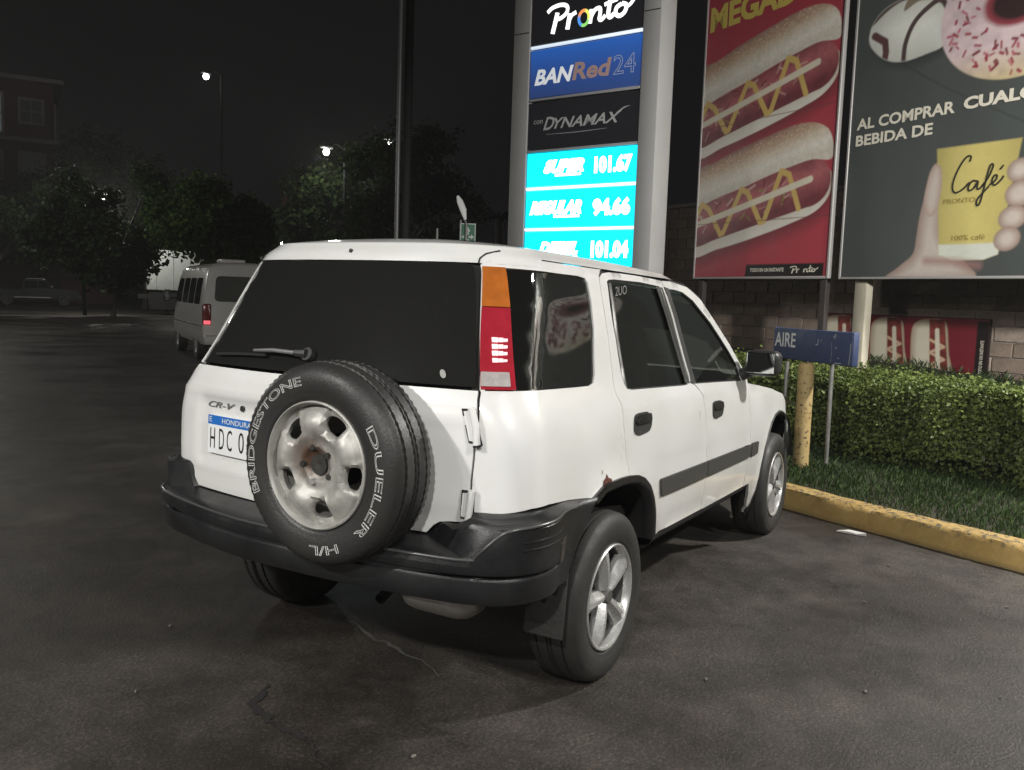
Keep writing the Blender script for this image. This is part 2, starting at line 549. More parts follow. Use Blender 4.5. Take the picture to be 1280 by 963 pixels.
def island_z(p):
    d = -float(np.dot(np.array([p[0], p[1], 0]) - K0, KN))                  # distance behind the kerb
    dw = float(np.dot(np.array([p[0], p[1], 0]) - WP, WN))                  # distance in front of the wall
    f = min(max((d - 2.9) / max(d - 2.9 + dw, 0.2), 0), 1)
    s = f * f * (3 - 2 * f)
    s0 = float(np.dot(np.array([p[0], p[1], 0]) - WP, WD))
    top = 0.66 + 0.0 * s0 + (0.12 if s0 > -3 else 0.12 * math.exp(-(s0 + 3) ** 2 / 2.0))
    return 0.145 + (top - 0.145) * s + 0.012 * math.sin(p[0] * 2.3) * math.cos(p[1] * 1.9)


M['soil'] = mat('lawn_soil', (0.030, 0.034, 0.016), 0.95, var=0.5, vscale=3.5, col2=(0.036, 0.029, 0.018), bump=0.5, bscale=25)
lw = WB()
nt_, nn_ = 70, 40
vs = []
for i in range(nt_ + 1):
    t = -9.0 + 15.4 * i / nt_
    for j in range(nn_ + 1):
        n_ = 0.17 + 8.6 * (j / nn_) ** 1.3
        p = kp(t, n_, 0)
        vs.append((p[0], p[1], island_z(p)))
lw.add(vs, [(i * (nn_ + 1) + j, i * (nn_ + 1) + j + 1, (i + 1) * (nn_ + 1) + j + 1, (i + 1) * (nn_ + 1) + j) for i in range(nt_) for j in range(nn_)])
tag(lw.build('lawn_ground', M['soil'], smooth=180), 'bank of soil under the grass rising to the block wall', 'ground', kind='structure')


# --- leaf / blade meshes with numpy
def leaf_material(name, dark, light, rough=0.5, trans=0.25, scale=3.0, spec=0.3):
    m, nt, b = new_mat(name)
    at = nt.nodes.new('ShaderNodeAttribute'); at.attribute_name = 'tone'
    tc = nt.nodes.new('ShaderNodeTexCoord')
    nz = noise_node(nt, tc, scale, 3, 0.6)
    ad = nt.nodes.new('ShaderNodeMath'); ad.operation = 'MULTIPLY_ADD'; ad.inputs[1].default_value = 0.6
    nt.links.new(at.outputs['Fac'], ad.inputs[0])
    sc = nt.nodes.new('ShaderNodeMath'); sc.operation = 'MULTIPLY'; sc.inputs[1].default_value = 0.4
    nt.links.new(nz.outputs['Fac'], sc.inputs[0]); nt.links.new(sc.outputs[0], ad.inputs[2])
    rp = ramp(nt, ad.outputs[0], [(0.12, dark), (0.85, light)])
    nt.links.new(rp.outputs[0], b.inputs['Base Color'])
    b.inputs['Roughness'].default_value = rough
    b.inputs['Specular IOR Level'].default_value = spec
    out = nt.nodes['Material Output']
    tl = nt.nodes.new('ShaderNodeBsdfTranslucent'); nt.links.new(rp.outputs[0], tl.inputs['Color'])
    mx = nt.nodes.new('ShaderNodeMixShader'); mx.inputs[0].default_value = trans
    nt.links.new(b.outputs[0], mx.inputs[1]); nt.links.new(tl.outputs[0], mx.inputs[2]); nt.links.new(mx.outputs[0], out.inputs['Surface'])
    return m


def np_mesh(name, verts, faces_flat, nper, mt, tone=None, parent=None):
    """fast mesh: verts Nx3, faces as flat index array, nper corners each"""
    me = bpy.data.meshes.new(name)
    nf = len(faces_flat) // nper
    me.vertices.add(len(verts)); me.vertices.foreach_set('co', np.ascontiguousarray(verts, np.float32).ravel())
    me.loops.add(len(faces_flat)); me.loops.foreach_set('vertex_index', np.ascontiguousarray(faces_flat, np.int32))
    me.polygons.add(nf)
    me.polygons.foreach_set('loop_start', np.arange(0, nf * nper, nper, dtype=np.int32))
    me.polygons.foreach_set('loop_total', np.full(nf, nper, np.int32))
    if tone is not None:
        at = me.attributes.new('tone', 'FLOAT', 'POINT'); at.data.foreach_set('value', np.ascontiguousarray(tone, np.float32))
    me.materials.append(mt)
    me.update(calc_edges=True)
    o = bpy.data.objects.new(name, me); COL.objects.link(o)
    if parent is not None: o.parent = parent
    return o


def leaves(centres, normals, size, tone, rs=rng):
    """pointed leaf of 2 triangles folded on its midrib: 4 verts"""
    n = len(centres)
    nr = normals / (np.linalg.norm(normals, axis=1, keepdims=True) + 1e-9)
    a = rs.normal(size=(n, 3)); a -= nr * (a * nr).sum(1, keepdims=True); a /= np.linalg.norm(a, axis=1, keepdims=True) + 1e-9
    b = np.cross(nr, a)
    L = (size * rs.uniform(0.6, 1.35, n))[:, None]; Wd = L * rs.uniform(0.28, 0.42, n)[:, None]
    v = np.stack([centres - a * L * 0.5, centres + b * Wd + nr * Wd * 0.35, centres + a * L * 0.5 - nr * L * 0.15, centres - b * Wd + nr * Wd * 0.35], 1).reshape(-1, 3)
    idx = (np.arange(n) * 4)[:, None]
    f = np.concatenate([idx + [[0, 1, 2]], idx + [[0, 2, 3]]], 1).ravel()
    return v, f, np.repeat(tone, 4)


# --- grass on the island
M['grass'] = leaf_material('grass_blades', (0.014, 0.026, 0.008), (0.075, 0.125, 0.036), 0.6, 0.2, 1.5)


def grass(npts, box, hmin, hmax, keep):
    t = rng.uniform(box[0], box[1], npts); n_ = rng.uniform(box[2], box[3], npts)
    P = K0[None, :] + KD[None, :] * t[:, None] - KN[None, :] * n_[:, None]
    dens = np.sin(P[:, 0] * 3.1 + np.sin(P[:, 1] * 2.7) * 1.5) * np.cos(P[:, 1] * 3.7) * 0.5 + 0.5
    ok = (rng.uniform(size=npts) < 0.45 + 0.55 * dens) & keep(P)
    P = P[ok]
    z = np.array([island_z(p) for p in P])
    P[:, 2] = z
    k = len(P)
    h = rng.uniform(hmin, hmax, k); ang = rng.uniform(0, 2 * np.pi, k); ln = rng.uniform(0.1, 0.8, k) * h
    w = rng.uniform(0.0022, 0.0045, k)
    dx = np.stack([np.cos(ang), np.sin(ang), np.zeros(k)], 1); dy = np.stack([-np.sin(ang), np.cos(ang), np.zeros(k)], 1)
    up = np.array([[0, 0, 1.0]])
    v = np.stack([P - dy * w[:, None], P + dy * w[:, None], P + dx * ln[:, None] * 0.35 + up * (h * 0.65)[:, None] + dy * w[:, None] * 0.7,
                  P + dx * ln[:, None] + up * h[:, None]], 1).reshape(-1, 3)
    idx = (np.arange(k) * 4)[:, None]
    f = np.concatenate([idx + [[0, 1, 2]], idx + [[0, 2, 3]]], 1).ravel()
    return v, f, np.repeat(rng.uniform(0, 1, k), 4)


g1 = grass(44000, (-3.6, 4.0, 0.15, 2.6), 0.03, 0.075, lambda P: np.ones(len(P), bool))
g2 = grass(26000, (-6.5, 4.0, 2.9, 8.6), 0.05, 0.14, lambda P: ((P - WP) @ WN > 0.03))
gv = np.concatenate([g1[0], g2[0]]); gf = np.concatenate([g1[1], g2[1] + len(g1[0])]); gt = np.concatenate([g1[2], g2[2]])
tag(np_mesh('lawn_grass', gv, gf, 3, M['grass'], gt), 'short dark grass between the yellow kerb and the block wall', 'grass', kind='stuff')

# --- block wall: every block a part
M['mortar'] = mat('mortar', (0.33, 0.29, 0.25), 0.95, var=0.3, vscale=9, bump=0.4, bscale=60)
blk_m = [mat('block_a', (0.31, 0.235, 0.185), 0.9, var=0.3, vscale=5, bump=0.5, bscale=45),
         mat('block_b', (0.27, 0.21, 0.17), 0.9, var=0.3, vscale=6, bump=0.5, bscale=45),
         mat('block_c', (0.345, 0.265, 0.21), 0.9, var=0.35, vscale=5, bump=0.5, bscale=45),
         mat('block_d', (0.44, 0.35, 0.29), 0.9, var=0.35, vscale=8, bump=0.5, bscale=45)]
CH, BL, WT_, WB_ = 0.18, 0.485, 3.12, 0.42
wall = empty('block_wall', tuple(WP), 'long wall of brown concrete blocks behind the advertising banners', 'wall', rz=R(60))
bk = MB()
bk.box((-3.7, -0.10, (WT_ - 0.0) / 2), (15.0, 0.16, WT_ - 0.02))
bk.build('mortar_core', M['mortar'], wall)
bmeshes = []
for k in range(4):
    mb = MB()
    mb.bbox((0, 0, 0), (BL - 0.016, 0.10, CH - 0.014), 0.006, 1)
    me_o = mb.build('block', blk_m[k], wall, smooth=40)
    bmeshes.append(me_o.data)
    bpy.data.objects.remove(me_o)
ncourse = int((WT_ - WB_) / CH)
cnt = 0
far = MB()
for c_ in range(ncourse):
    z_ = WB_ + (c_ + 0.5) * CH
    for q in range(-24, 8):
        s_ = (q + (0.5 if c_ % 2 else 0)) * BL
        if s_ < -11 or s_ > 3.6: continue
        near = (-5.4 < s_ < 2.6) and cnt < 296
        dy = random.uniform(-0.004, 0.006)
        if near:
            w_ = [5, 5, 4, 1]
            o = bpy.data.objects.new('block', bmeshes[random.choices(range(4), w_)[0]])
            COL.objects.link(o); o.parent = wall
            o.location = (s_, -0.05 + dy, z_); o.rotation_euler = (0, 0, random.choice((0, math.pi)))
            cnt += 1
        else:
            far.bbox((s_, -0.05 + dy, z_), (BL - 0.016, 0.10, CH - 0.014), 0.006, 1)
tag(far.build('blocks', blk_m[1], wall, smooth=40), kind='stuff')
cp = MB(); cp.bbox((-3.7, -0.08, WT_ + 0.03), (15.0, 0.24, 0.06), 0.01, 1); cp.build('coping', M['mortar'], wall, smooth=40)
# ================================================================ THE WHITE CAR
def tab(t, h=0.008):
    X = np.linspace(t[0][0] - 0.2, t[-1][0] + 0.2, 2400)
    Y = np.interp(X, [p[0] for p in t], [p[1] for p in t])
    k = max(int(h * 4 / (X[1] - X[0])), 1)
    Yp = np.pad(Y, k, mode='edge')
    Y = np.convolve(Yp, np.ones(2 * k + 1) / (2 * k + 1), 'valid')
    x0, dx, n, L = X[0], X[1] - X[0], len(X), Y.tolist()

    def f(x):
        q = (x - x0) / dx
        if q <= 0: return L[0]
        if q >= n - 1: return L[-1]
        i = int(q); q -= i
        return L[i] * (1 - q) + L[i + 1] * q
    return f


wz = tab([(.25, .79), (.40, .846), (.48, .862), (.60, .872), (.72, .876), (.85, .868), (.95, .858), (1.03, .844), (1.08, .828), (1.115, .810), (1.16, .792), (1.25, .764), (1.35, .735), (1.45, .708), (1.55, .678), (1.59, .658), (1.62, .628), (1.64, .59)], .006)
xr = tab([(.25, -.74), (.45, -.76), (.60, -.775), (.80, -.79), (1.0, -.795), (1.12, -.787), (1.17, -.765), (1.3, -.71), (1.45, -.645), (1.57, -.59), (1.60, -.585), (1.62, -.57), (1.64, -.54)], .006)
RCT = tab([(.5, .16), (1.0, .17), (1.2, .22), (1.64, .33)], .01)
KCT = tab([(.5, .14), (1.0, .15), (1.2, .19), (1.64, .26)], .01)
TILT = .018; LR = .70; LC = .21
ARC = (0.0, 2.62); AZ = 0.335


def flare(x, z):
    s = 0
    for cx in ARC:
        d = math.hypot(x - cx, z - AZ)
        if z > AZ - .05: s += .015 * math.exp(-((d - .45) / .05) ** 2)
    return s


def outline(c, zb):
    """point on the body skin; c: distance along the plan outline from the middle of the tail (right +, left -)"""
    side = -1 if c >= 0 else 1
    a = abs(c) - LC - LR
    W = wz(zb); x0 = xr(zb); rc = RCT(zb); kc = KCT(zb)
    yc = W - rc; phi = math.atan(2 * kc * yc)
    xc = x0 + kc * yc * yc + rc * math.cos(phi)
    tm = math.pi / 2 - phi
    if a >= 0:
        x = xc + a; mm = (x - 1.0) / 2.2
        y = W - .035 * mm * mm * (1 if x > 1 else .3) + flare(x, zb)
        if x > 2.75:
            q = min((x - 2.75) / .95, 1); ph = q * math.pi / 2
            y = y * max(math.cos(ph), 0) ** .6; x = 2.75 + .70 * math.sin(ph)
    elif a >= -LC:
        th = (-a / LC) * tm
        x = xc - rc * math.sin(th); y = yc + rc * math.cos(th)
        mm = (xc - 1.0) / 2.2; y -= .035 * mm * mm * .3 * (1 + a / LC)
    else:
        q = min((-a - LC) / LR, 1.0)
        ye = yc + rc * math.cos(tm); y = ye * (1 - q)
        xe = xc - rc * math.sin(tm); x = xe - kc * (ye * ye - y * y)
    k = 1.0 if side < 0 else .95 - .02 * max(0, min((zb - 1.05) / .2, 1))
    return Vector((x, side * y * k, zb - TILT * x))


def skin(c, zb, off=0.0):
    p = outline(c, zb)
    if off == 0.0: return p
    e = 2e-3
    du = outline(c + e, zb) - outline(c - e, zb)
    if c * (c + e) < 0 or c * (c - e) < 0 or du.length < 1e-7: du = Vector((0, -1, 0))
    dv = outline(c, zb + e) - outline(c, zb - e)
    n = du.cross(dv)
    if n.length < 1e-12: return p
    n.normalize()
    return p + n * off


def c_at(x, zb):
    lo, hi = .5, 4.3
    for _ in range(40):
        m_ = (lo + hi) / 2
        if outline(m_, zb).x < x: lo = m_
        else: hi = m_
    return m_


def densify(poly, d, closed=True):
    out = []
    n = len(poly)
    for i in range(n if closed else n - 1):
        a, b_ = poly[i], poly[(i + 1) % n]
        L = math.hypot(b_[0] - a[0], b_[1] - a[1]); k = max(1, int(math.ceil(L / d)))
        for j in range(k): out.append((a[0] + (b_[0] - a[0]) * j / k, a[1] + (b_[1] - a[1]) * j / k))
    if not closed: out.append(tuple(poly[-1]))
    return out


def area2(p):
    return sum(p[i][0] * p[(i + 1) % len(p)][1] - p[(i + 1) % len(p)][0] * p[i][1] for i in range(len(p)))


def inset(poly, g):
    """offset a closed polygon inward by g"""
    if area2(poly) < 0: poly = poly[::-1]
    n = len(poly); out = []
    for i in range(n):
        p0, p1, p2 = poly[i - 1], poly[i], poly[(i + 1) % n]
        d1 = Vector((p1[0] - p0[0], p1[1] - p0[1])); d2 = Vector((p2[0] - p1[0], p2[1] - p1[1]))
        if d1.length < 1e-9 or d2.length < 1e-9:
            out.append(p1); continue
        d1.normalize(); d2.normalize()
        n1 = Vector((-d1.y, d1.x)); n2 = Vector((-d2.y, d2.x))
        s = n1 + n2
        if s.length < 1e-6: s = n1
        s.normalize(); k = min(1 / max(s.dot(n1), .35), 2.2)
        out.append((p1[0] + s.x * g * k, p1[1] + s.y * g * k))
    return out


def rounded(poly, r=0.02, n=4):
    """round the corners of a polygon"""
    out = []
    k = len(poly)
    for i in range(k):
        p0, p1, p2 = (np.array(poly[i - 1]), np.array(poly[i]), np.array(poly[(i + 1) % k]))
        l0, l2 = np.linalg.norm(p0 - p1), np.linalg.norm(p2 - p1)
        rr_ = min(r, l0 * .45, l2 * .45)
        a = p1 + (p0 - p1) / l0 * rr_; b_ = p1 + (p2 - p1) / l2 * rr_
        for t in np.linspace(0, 1, n + 1): out.append(tuple((1 - t) ** 2 * a + 2 * t * (1 - t) * p1 + t * t * b_))
    return out


def inside(poly, x, y):
    r_ = False; n = len(poly); j = n - 1
    for i in range(n):
        xi, yi = poly[i]; xj, yj = poly[j]
        if (yi > y) != (yj > y) and x < (xj - xi) * (y - yi) / (yj - yi) + xi: r_ = not r_
        j = i
    return r_


def cdt(outer, holes, res, d):
    loops = [densify(outer, d)] + [densify(h, d) for h in holes]
    V = []; E = []
    for L in loops:
        b0 = len(V); V += L; E += [(b0 + i, b0 + (i + 1) % len(L)) for i in range(len(L))]
    B = np.array(V)
    x0, y0 = B.min(0); x1, y1 = B.max(0)
    G = []
    jy = 0; y = y0 + res * .5
    while y < y1:
        x = x0 + res * (.25 if jy % 2 else .75)
        while x < x1:
            if ((B - (x, y)) ** 2).sum(1).min() > (res * .5) ** 2 and inside(loops[0], x, y) and not any(inside(h, x, y) for h in loops[1:]):
                G.append((x, y))
            x += res
        y += res * .87; jy += 1
    vv, _, ff, *_r = delaunay_2d_cdt([Vector(p) for p in V + G], E, [], 0, 1e-6)
    tris = []
    for t in ff:
        cx = sum(vv[i].x for i in t) / 3; cy = sum(vv[i].y for i in t) / 3
        if inside(loops[0], cx, cy) and not any(inside(h, cx, cy) for h in loops[1:]): tris.append(tuple(t))
    return [(p.x, p.y) for p in vv], tris


def panel(name, outer, holes, mt, parent, fmap, gap=0.0, res=.05, d=.03, lip=.016, off=0.0, mirror=False, smooth=60):
    """sheet-metal panel: fmap(u,v,off)->point; edges turned in by lip"""
    if gap: outer = inset(outer, gap)
    elif area2(outer) < 0: outer = outer[::-1]
    V, T = cdt(outer, holes, res, d)
    sg = -1 if mirror else 1
    P = [fmap(sg * u, v, off) for u, v in V]
    # orientation
    T2 = []
    for t in T:
        a, b_, c_ = (V[i] for i in t)
        s = (b_[0] - a[0]) * (c_[1] - a[1]) - (b_[1] - a[1]) * (c_[0] - a[0])
        T2.append(t if s * sg > 0 else t[::-1])
    mb = WB(); mb.v = [tuple(p) for p in P]; mb.f = list(T2); mb.m = [0] * len(T2)
    if lip:
        ec = {}
        for t in T2:
            for i in range(3):
                e = (t[i], t[(i + 1) % 3]); ec[e] = 1
        inner = {}
        for (a, b_) in list(ec):
            if (b_, a) not in ec:
                for q in (a, b_):
                    if q not in inner:
                        inner[q] = len(mb.v); mb.v.append(tuple(fmap(sg * V[q][0], V[q][1], off - lip)))
                mb.f.append((b_, a, inner[a], inner[b_])); mb.m.append(0)
    return mb.build(name, mt, parent, smooth=smooth, recalc=False)


def pair(fn):
    return fn(False), fn(True)


M['sash'] = mat('sash_metal', (.22, .22, .21), .3, metal=.8)
CAR = empty('parked_car', (1.3, 0, 0), 'white five-door off-roader with a spare wheel on its tailgate in the foreground', 'car')

# ---- outlines measured on the skin, (c, height)
GAP = [(.800, 1.60), (.768, 1.571), (.765, 1.529), (.742, 1.213), (.735, 1.159), (.737, 1.149), (.723, 1.107), (.671, .982), (.649, .87), (.638, .762)]
LAMP = [(.768, 1.562), (.813, 1.563), (.819, 1.419), (.823, 1.28), (.826, 1.214), (.830, 1.157), (.781, 1.154), (.735, 1.154), (.746, 1.277), (.760, 1.418)]
QWIN = [(.816, 1.562), (.849, 1.561), (.963, 1.560), (1.16, 1.560), (1.222, 1.554), (1.246, 1.536), (1.284, 1.471), (1.326, 1.357), (1.344, 1.188), (1.331, 1.159), (1.292, 1.150), (1.154, 1.151), (1.018, 1.153), (.831, 1.156), (.827, 1.214), (.823, 1.28), (.819, 1.42)]
DOORR_L = [(1.469, 1.597), (1.393, 1.587), (1.357, 1.568), (1.358, 1.535), (1.401, 1.446), (1.457, 1.333), (1.50, 1.211), (1.518, 1.135), (1.528, 1.102), (1.550, 1.068), (1.557, 1.004), (1.556, .918), (1.560, .857), (1.559, .793)]
ARCH_R = [(1.221, .756), (1.276, .775), (1.318, .789), (1.389, .793), (1.470, .795), (1.545, .791), (1.628, .782), (1.700, .760), (1.758, .722), (1.797, .664), (1.824, .584), (1.850, .489)]
QBOT = [(.639, .761), (.732, .765), (.783, .772), (.833, .781), (.909, .784), (1.057, .775), (1.173, .762), (1.221, .756)]
RWIN = [(1.428, 1.552), (1.446, 1.560), (1.501, 1.565), (1.791, 1.568), (2.024, 1.560), (2.12, 1.442), (2.271, 1.275), (2.365, 1.144), (2.352, 1.105), (2.306, 1.104), (1.929, 1.112), (1.69, 1.117), (1.643, 1.123), (1.618, 1.143), (1.589, 1.19), (1.531, 1.326), (1.466, 1.447)]
FWIN = [(2.126, 1.552), (2.215, 1.553), (2.34, 1.545), (2.495, 1.508), (2.592, 1.470), (2.780, 1.398), (2.936, 1.325), (3.10, 1.243), (3.223, 1.170), (3.255, 1.120), (3.245, 1.082), (2.859, 1.094), (2.47, 1.104), (2.452, 1.112), (2.445, 1.15), (2.297, 1.35)]
SEAM = [(2.075, 1.567), (2.20, 1.42), (2.31, 1.27), (2.395, 1.15), (2.40, 1.115), (2.452, 1.101), (2.497, 1.073), (2.540, 1.035), (2.558, .969), (2.559, .883), (2.556, .823), (2.545, .671), (2.535, .478)]
APIL = [(2.075, 1.592), (2.20, 1.596), (2.423, 1.578), (2.624, 1.520), (2.902, 1.392), (3.125, 1.284), (3.332, 1.160), (3.385, 1.105)]
SILLF = [(2.535, .476), (3.300, .474)]
FDF = [(3.385, 1.105), (3.375, 1.06), (3.365, .98), (3.362, .80), (3.345, .62), (3.300, .474)]          # front edge of the front door
ARCH_F = [(3.575, .458), (3.630, .541), (3.690, .645), (3.770, .737), (3.885, .800), (4.016, .822)]
ang = np.linspace(R(95), R(205), 9)

sk = lambda u, v, o=0.0: skin(u, v, o)

# ---- tailgate: shallow recess round the plate
PLATE_REC = (-.60, .02, .775, 1.035)


def sstep(a, b_, x):
    t = min(max((x - a) / (b_ - a), 0), 1); return t * t * (3 - 2 * t)


def tail_map(u, v, o=0.0):
    x0, x1, z0, z1 = PLATE_REC
    k = sstep(x0 - .03, x0 + .03, u) * (1 - sstep(x1 - .02, x1 + .02, u)) * sstep(z0 - .02, z0 + .02, v) * (1 - sstep(z1 - .02, z1 + .015, v))
    o += -.014 * k
    o += .006 * math.exp(-((v - 1.06) / .02) ** 2)
    o -= .006 * math.exp(-((v - .735) / .012) ** 2)
    return skin(u, v, o)


TG_TOP = [(u, 1.158) for u in np.linspace(.735, -.735, 25)]
tg = GAP[5:] + [(.634, .724), (.56, .718), (.535, .714), (.515, .700), (.492, .672), (.2, .668), (0, .668)]
tg = tg + [(-.2, .668), (-.605, .671), (-.628, .702), (-.645, .716), (-.735, .722)] + [(-u - .10, v) for u, v in GAP[5:][::-1]]
tailgate = panel('tailgate', [(-.737, 1.158)] + [(u, 1.158) for u in np.linspace(-.7, .7, 15)] + [(.737, 1.158)] + tg, [], M['paint'], CAR, tail_map, gap=.004, res=.024, d=.022, lip=.02)
# back window: dark glass from pillar to pillar
rw = [(.728, 1.166), (.738, 1.213), (.756, 1.50), (.758, 1.566)]
rwp = rw + [(u, 1.572) for u in np.linspace(.74, -.79, 24)] + [(-u - .055, v) for u, v in rw[::-1]] + [(u, 1.166) for u in np.linspace(-.76, .70, 21)]
back_glass = panel('rear_window', rwp, [], M['darkglass'], CAR, sk, res=.06, d=.04, off=-.004, lip=.006)
frit = WB()
inner_ = rounded([(.69, 1.215), (.70, 1.53), (-.70, 1.53), (-.69, 1.215)], .06, 6)
panel('window_border', inset(rwp, .003), [inner_], M['gap'], back_glass, sk, res=.06, d=.04, off=-.0115, lip=0)
# wiper on the glass
wp = WB()
w0, w1, w2 = skin(-.02, 1.225, .018), skin(-.30, 1.218, .028), skin(-.395, 1.213, .026)
wp.tube([skin(.0, 1.226, .0), skin(.0, 1.226, .022)], .024, 14)
wp.tube([skin(.0, 1.226, .021), skin(-.06, 1.224, .028)], [.017, .013], 8)
wpo = wp.build('wiper', M['trim'], back_glass, smooth=40)
wa = WB(); wa.tube([skin(-.05, 1.224, .027), skin(-.20, 1.226, .030), skin(-.33, 1.220, .028)], [.008, .0075, .005], 8)
wa.build('wiper_arm', mat('worn_grey_wiper', (.30, .30, .30), .4, metal=.5), wpo, smooth=40)
wb2 = WB(); wb2.tube([skin(-.26, 1.211, .012), skin(-.45, 1.206, .012), skin(-.63, 1.196, .012)], .006, 6)
wb2.build('wiper_blade', M['trim'], wpo, smooth=40)
stk = WB(); stk.add([skin(.625 + .012 * math.cos(a), 1.20 + .014 * math.sin(a), .001) for a in np.linspace(0, 2 * np.pi, 17)[:-1]], [tuple(range(16))])
stk.build('round_sticker', mat('sticker', (.33, .33, .31), .6), back_glass)

# ---- quarter panel, doors, fender: right (built) and left (mirrored)
QP = [(.800, 1.602)] + [(u, 1.602) for u in np.linspace(.9, 1.42, 8)] + [(1.395, 1.596)] + DOORR_L[2:] + [(1.47, .795), (1.389, .793), (1.318, .789), (1.276, .775)] + QBOT[::-1] + GAP[::-1][:-1]
LAMPQ = [(.752, 1.566)] + QWIN[1:14] + [(.735, 1.153), (.7415, 1.16), (.748, 1.277), (.76, 1.5)]
HOLE_Q = [(.775, 1.562)] + QWIN[1:14] + [(.75, 1.1545), (.755, 1.28)]


def quarter(mir):
    o = panel('quarter_panel', [(u + .10 if (mir and v < 1.15 and u < .74) else u, v) for u, v in QP], [HOLE_Q], M['paint'], CAR, sk, gap=.003, res=.05, d=.025, mirror=mir)
    return o


quarter(False); quarter(True)


def qglass(mir):
    q = panel('quarter_window', inset(QWIN[1:14] + [(.835, 1.16)] + [(.828, 1.28), (.824, 1.42), (.82, 1.555)], -.004), [], M['glass'], CAR, sk, res=.06, d=.04, off=-.007, lip=.004, mirror=mir)
    bor = inset(QWIN, .030)
    inn = rounded([(.925, 1.185), (.915, 1.535), (1.19, 1.535), (1.225, 1.50), (1.275, 1.40), (1.312, 1.20), (1.29, 1.178)], .03, 4)
    panel('window_border', inset(QWIN, .001), [inn], M['gap'], q, sk, res=.06, d=.03, off=-.0125, lip=0, mirror=mir)
    return q


qglass(False); qglass(True)


def lampset(mir):
    sg = -1 if mir else 1
    base = panel('tail_light', [(max(u, .795) if mir else u, v) for u, v in LAMP], [], M['gap'], CAR, sk, res=.05, d=.03, off=-.004, lip=.03, mirror=mir)

    def ed(z, side):      # left/right border of the lamp at height z
        L = [(1.154, .738), (1.277, .748), (1.418, .760), (1.562, .770)]
        Rr = [(1.157, .829), (1.214, .826), (1.28, .823), (1.419, .819), (1.562, .813)]
        T_ = L if side == 0 else Rr
        return float(np.interp(z, [p[0] for p in T_], [p[1] for p in T_])) if not (mir and side == 0) else .797

    def seg(z0, z1, i0=.002, i1=.002):
        zs = np.linspace(z0, z1, 8)
        return [(ed(z, 1) - i1, z) for z in zs] + [(ed(z, 0) + i0, z) for z in zs[::-1]]
    am = panel('amber_lens', seg(1.424, 1.560), [], M['amber'], base, sk, res=.03, d=.02, off=.006 if not mir else -.002, lip=.01, mirror=mir)
    rd = panel('red_lens', seg(1.158, 1.421), [], M['redlens'], base, sk, res=.03, d=.02, off=.006 if not mir else -.002, lip=.01, mirror=mir)
    wl_ = panel('reverse_lens', rounded(seg(1.166, 1.211, .003, .016 if not mir else .004), .006, 2), [], M['clearlens'], base, sk, res=.03, d=.012, off=.009 if not mir else 0, lip=.006, mirror=mir)
    # painted glints: the prism blocks glow to imitate returned lamp light
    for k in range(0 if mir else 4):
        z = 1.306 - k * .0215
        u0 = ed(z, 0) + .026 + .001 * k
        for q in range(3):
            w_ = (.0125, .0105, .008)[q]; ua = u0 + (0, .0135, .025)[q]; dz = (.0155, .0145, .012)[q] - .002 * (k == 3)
            panel('prism_glint', [(ua, z + .001 * q), (ua + w_, z + .0015 * q), (ua + w_, z + dz), (ua, z + dz)], [], M['prism'], rd, sk, res=.03, d=.02, off=.009, lip=.004, mirror=mir)
    return base


M['prism'] = mat('glowing_prism', (.95, .70, .72), .25, emit=(1.0, .55, .58), estr=.5)
lampset(False); lampset(True)


def front_arc(a0, a1, r_, cx, n=9, sg=1):
    """arch arc in (c, z)"""
    out = []
    for a in np.linspace(a0, a1, n):
        x = cx + r_ * math.cos(a); zb = AZ + r_ * math.sin(a) + TILT * cx
        out.append((c_at(x, zb), zb))
    return out


def door_rear(mir):
    sm_r = SEAM
    P = [(1.469, 1.597), (1.60, 1.600), (1.785, 1.600), (1.95, 1.597), (2.075, 1.592)] + sm_r + [(2.06, .479), (1.86, .487)] + ARCH_R[::-1][1:8] + DOORR_L[::-1][:-1]
    d_ = panel('rear_door', P, [RWIN], M['paint'], CAR, door_map, gap=.0045, res=.05, d=.025, mirror=mir)
    gw = panel('window_pane', inset(RWIN, -.012), [], M['glass'], d_, sk, res=.06, d=.04, off=-.012, lip=.004, mirror=mir)
    # seal, division bar of the fixed corner light
    rubber_line('window_seal', RWIN, d_, mir, True)
    db = WB(); sg = -1 if mir else 1
    dp = [(1.462, 1.548), (1.505, 1.45), (1.556, 1.33), (1.61, 1.21), (1.640, 1.128)]
    db.tube([skin(sg * u, v, -.006) for u, v in catmull(dp)], .008, 6)
    db.build('division_bar', M['sash'], d_, smooth=50)
    eb = WB(); eb.tube([skin(sg * u, v, .001) for u, v in catmull([(2.032, 1.545), (2.125, 1.430), (2.275, 1.262), (2.366, 1.140)])], .0045, 5); eb.build('sash_highlight', M['sash'], d_, smooth=50)  # light grey tube draws the highlight along the sash
    # blacked-out sash on the pillar
    sash = [(1.975, 1.556), (2.06, 1.555), (2.19, 1.41), (2.30, 1.26), (2.385, 1.148), (2.388, 1.108), (2.335, 1.110), (2.325, 1.14), (2.235, 1.26), (2.11, 1.41)]
    panel('pillar_sash', sash, [], M['trim'], d_, sk, res=.05, d=.03, off=.0015, lip=.004, mirror=mir)
    handle(d_, (1.645, 1.848, .938, 1.024), mir)
    moulding(d_, [(1.903, .730), (2.10, .729), (2.538, .727), (2.538, .645), (2.10, .646), (1.922, .648)], mir)
    return d_


def door_map(u, v, o=0.0):
    # swage line above the moulding, crease near the sill
    au = abs(u)
    if 1.8 < au < 3.6:
        k = sstep(1.84, 1.95, au)
        o -= .0045 * k * math.exp(-((v - .765) / .011) ** 2)
        o -= .006 * k * math.exp(-((v - .512) / .012) ** 2)
        o += .004 * k * sstep(.50, .48, v) if False else 0
    o += .003 * math.exp(-((v - 1.045) / .02) ** 2)
    return skin(u, v, o)


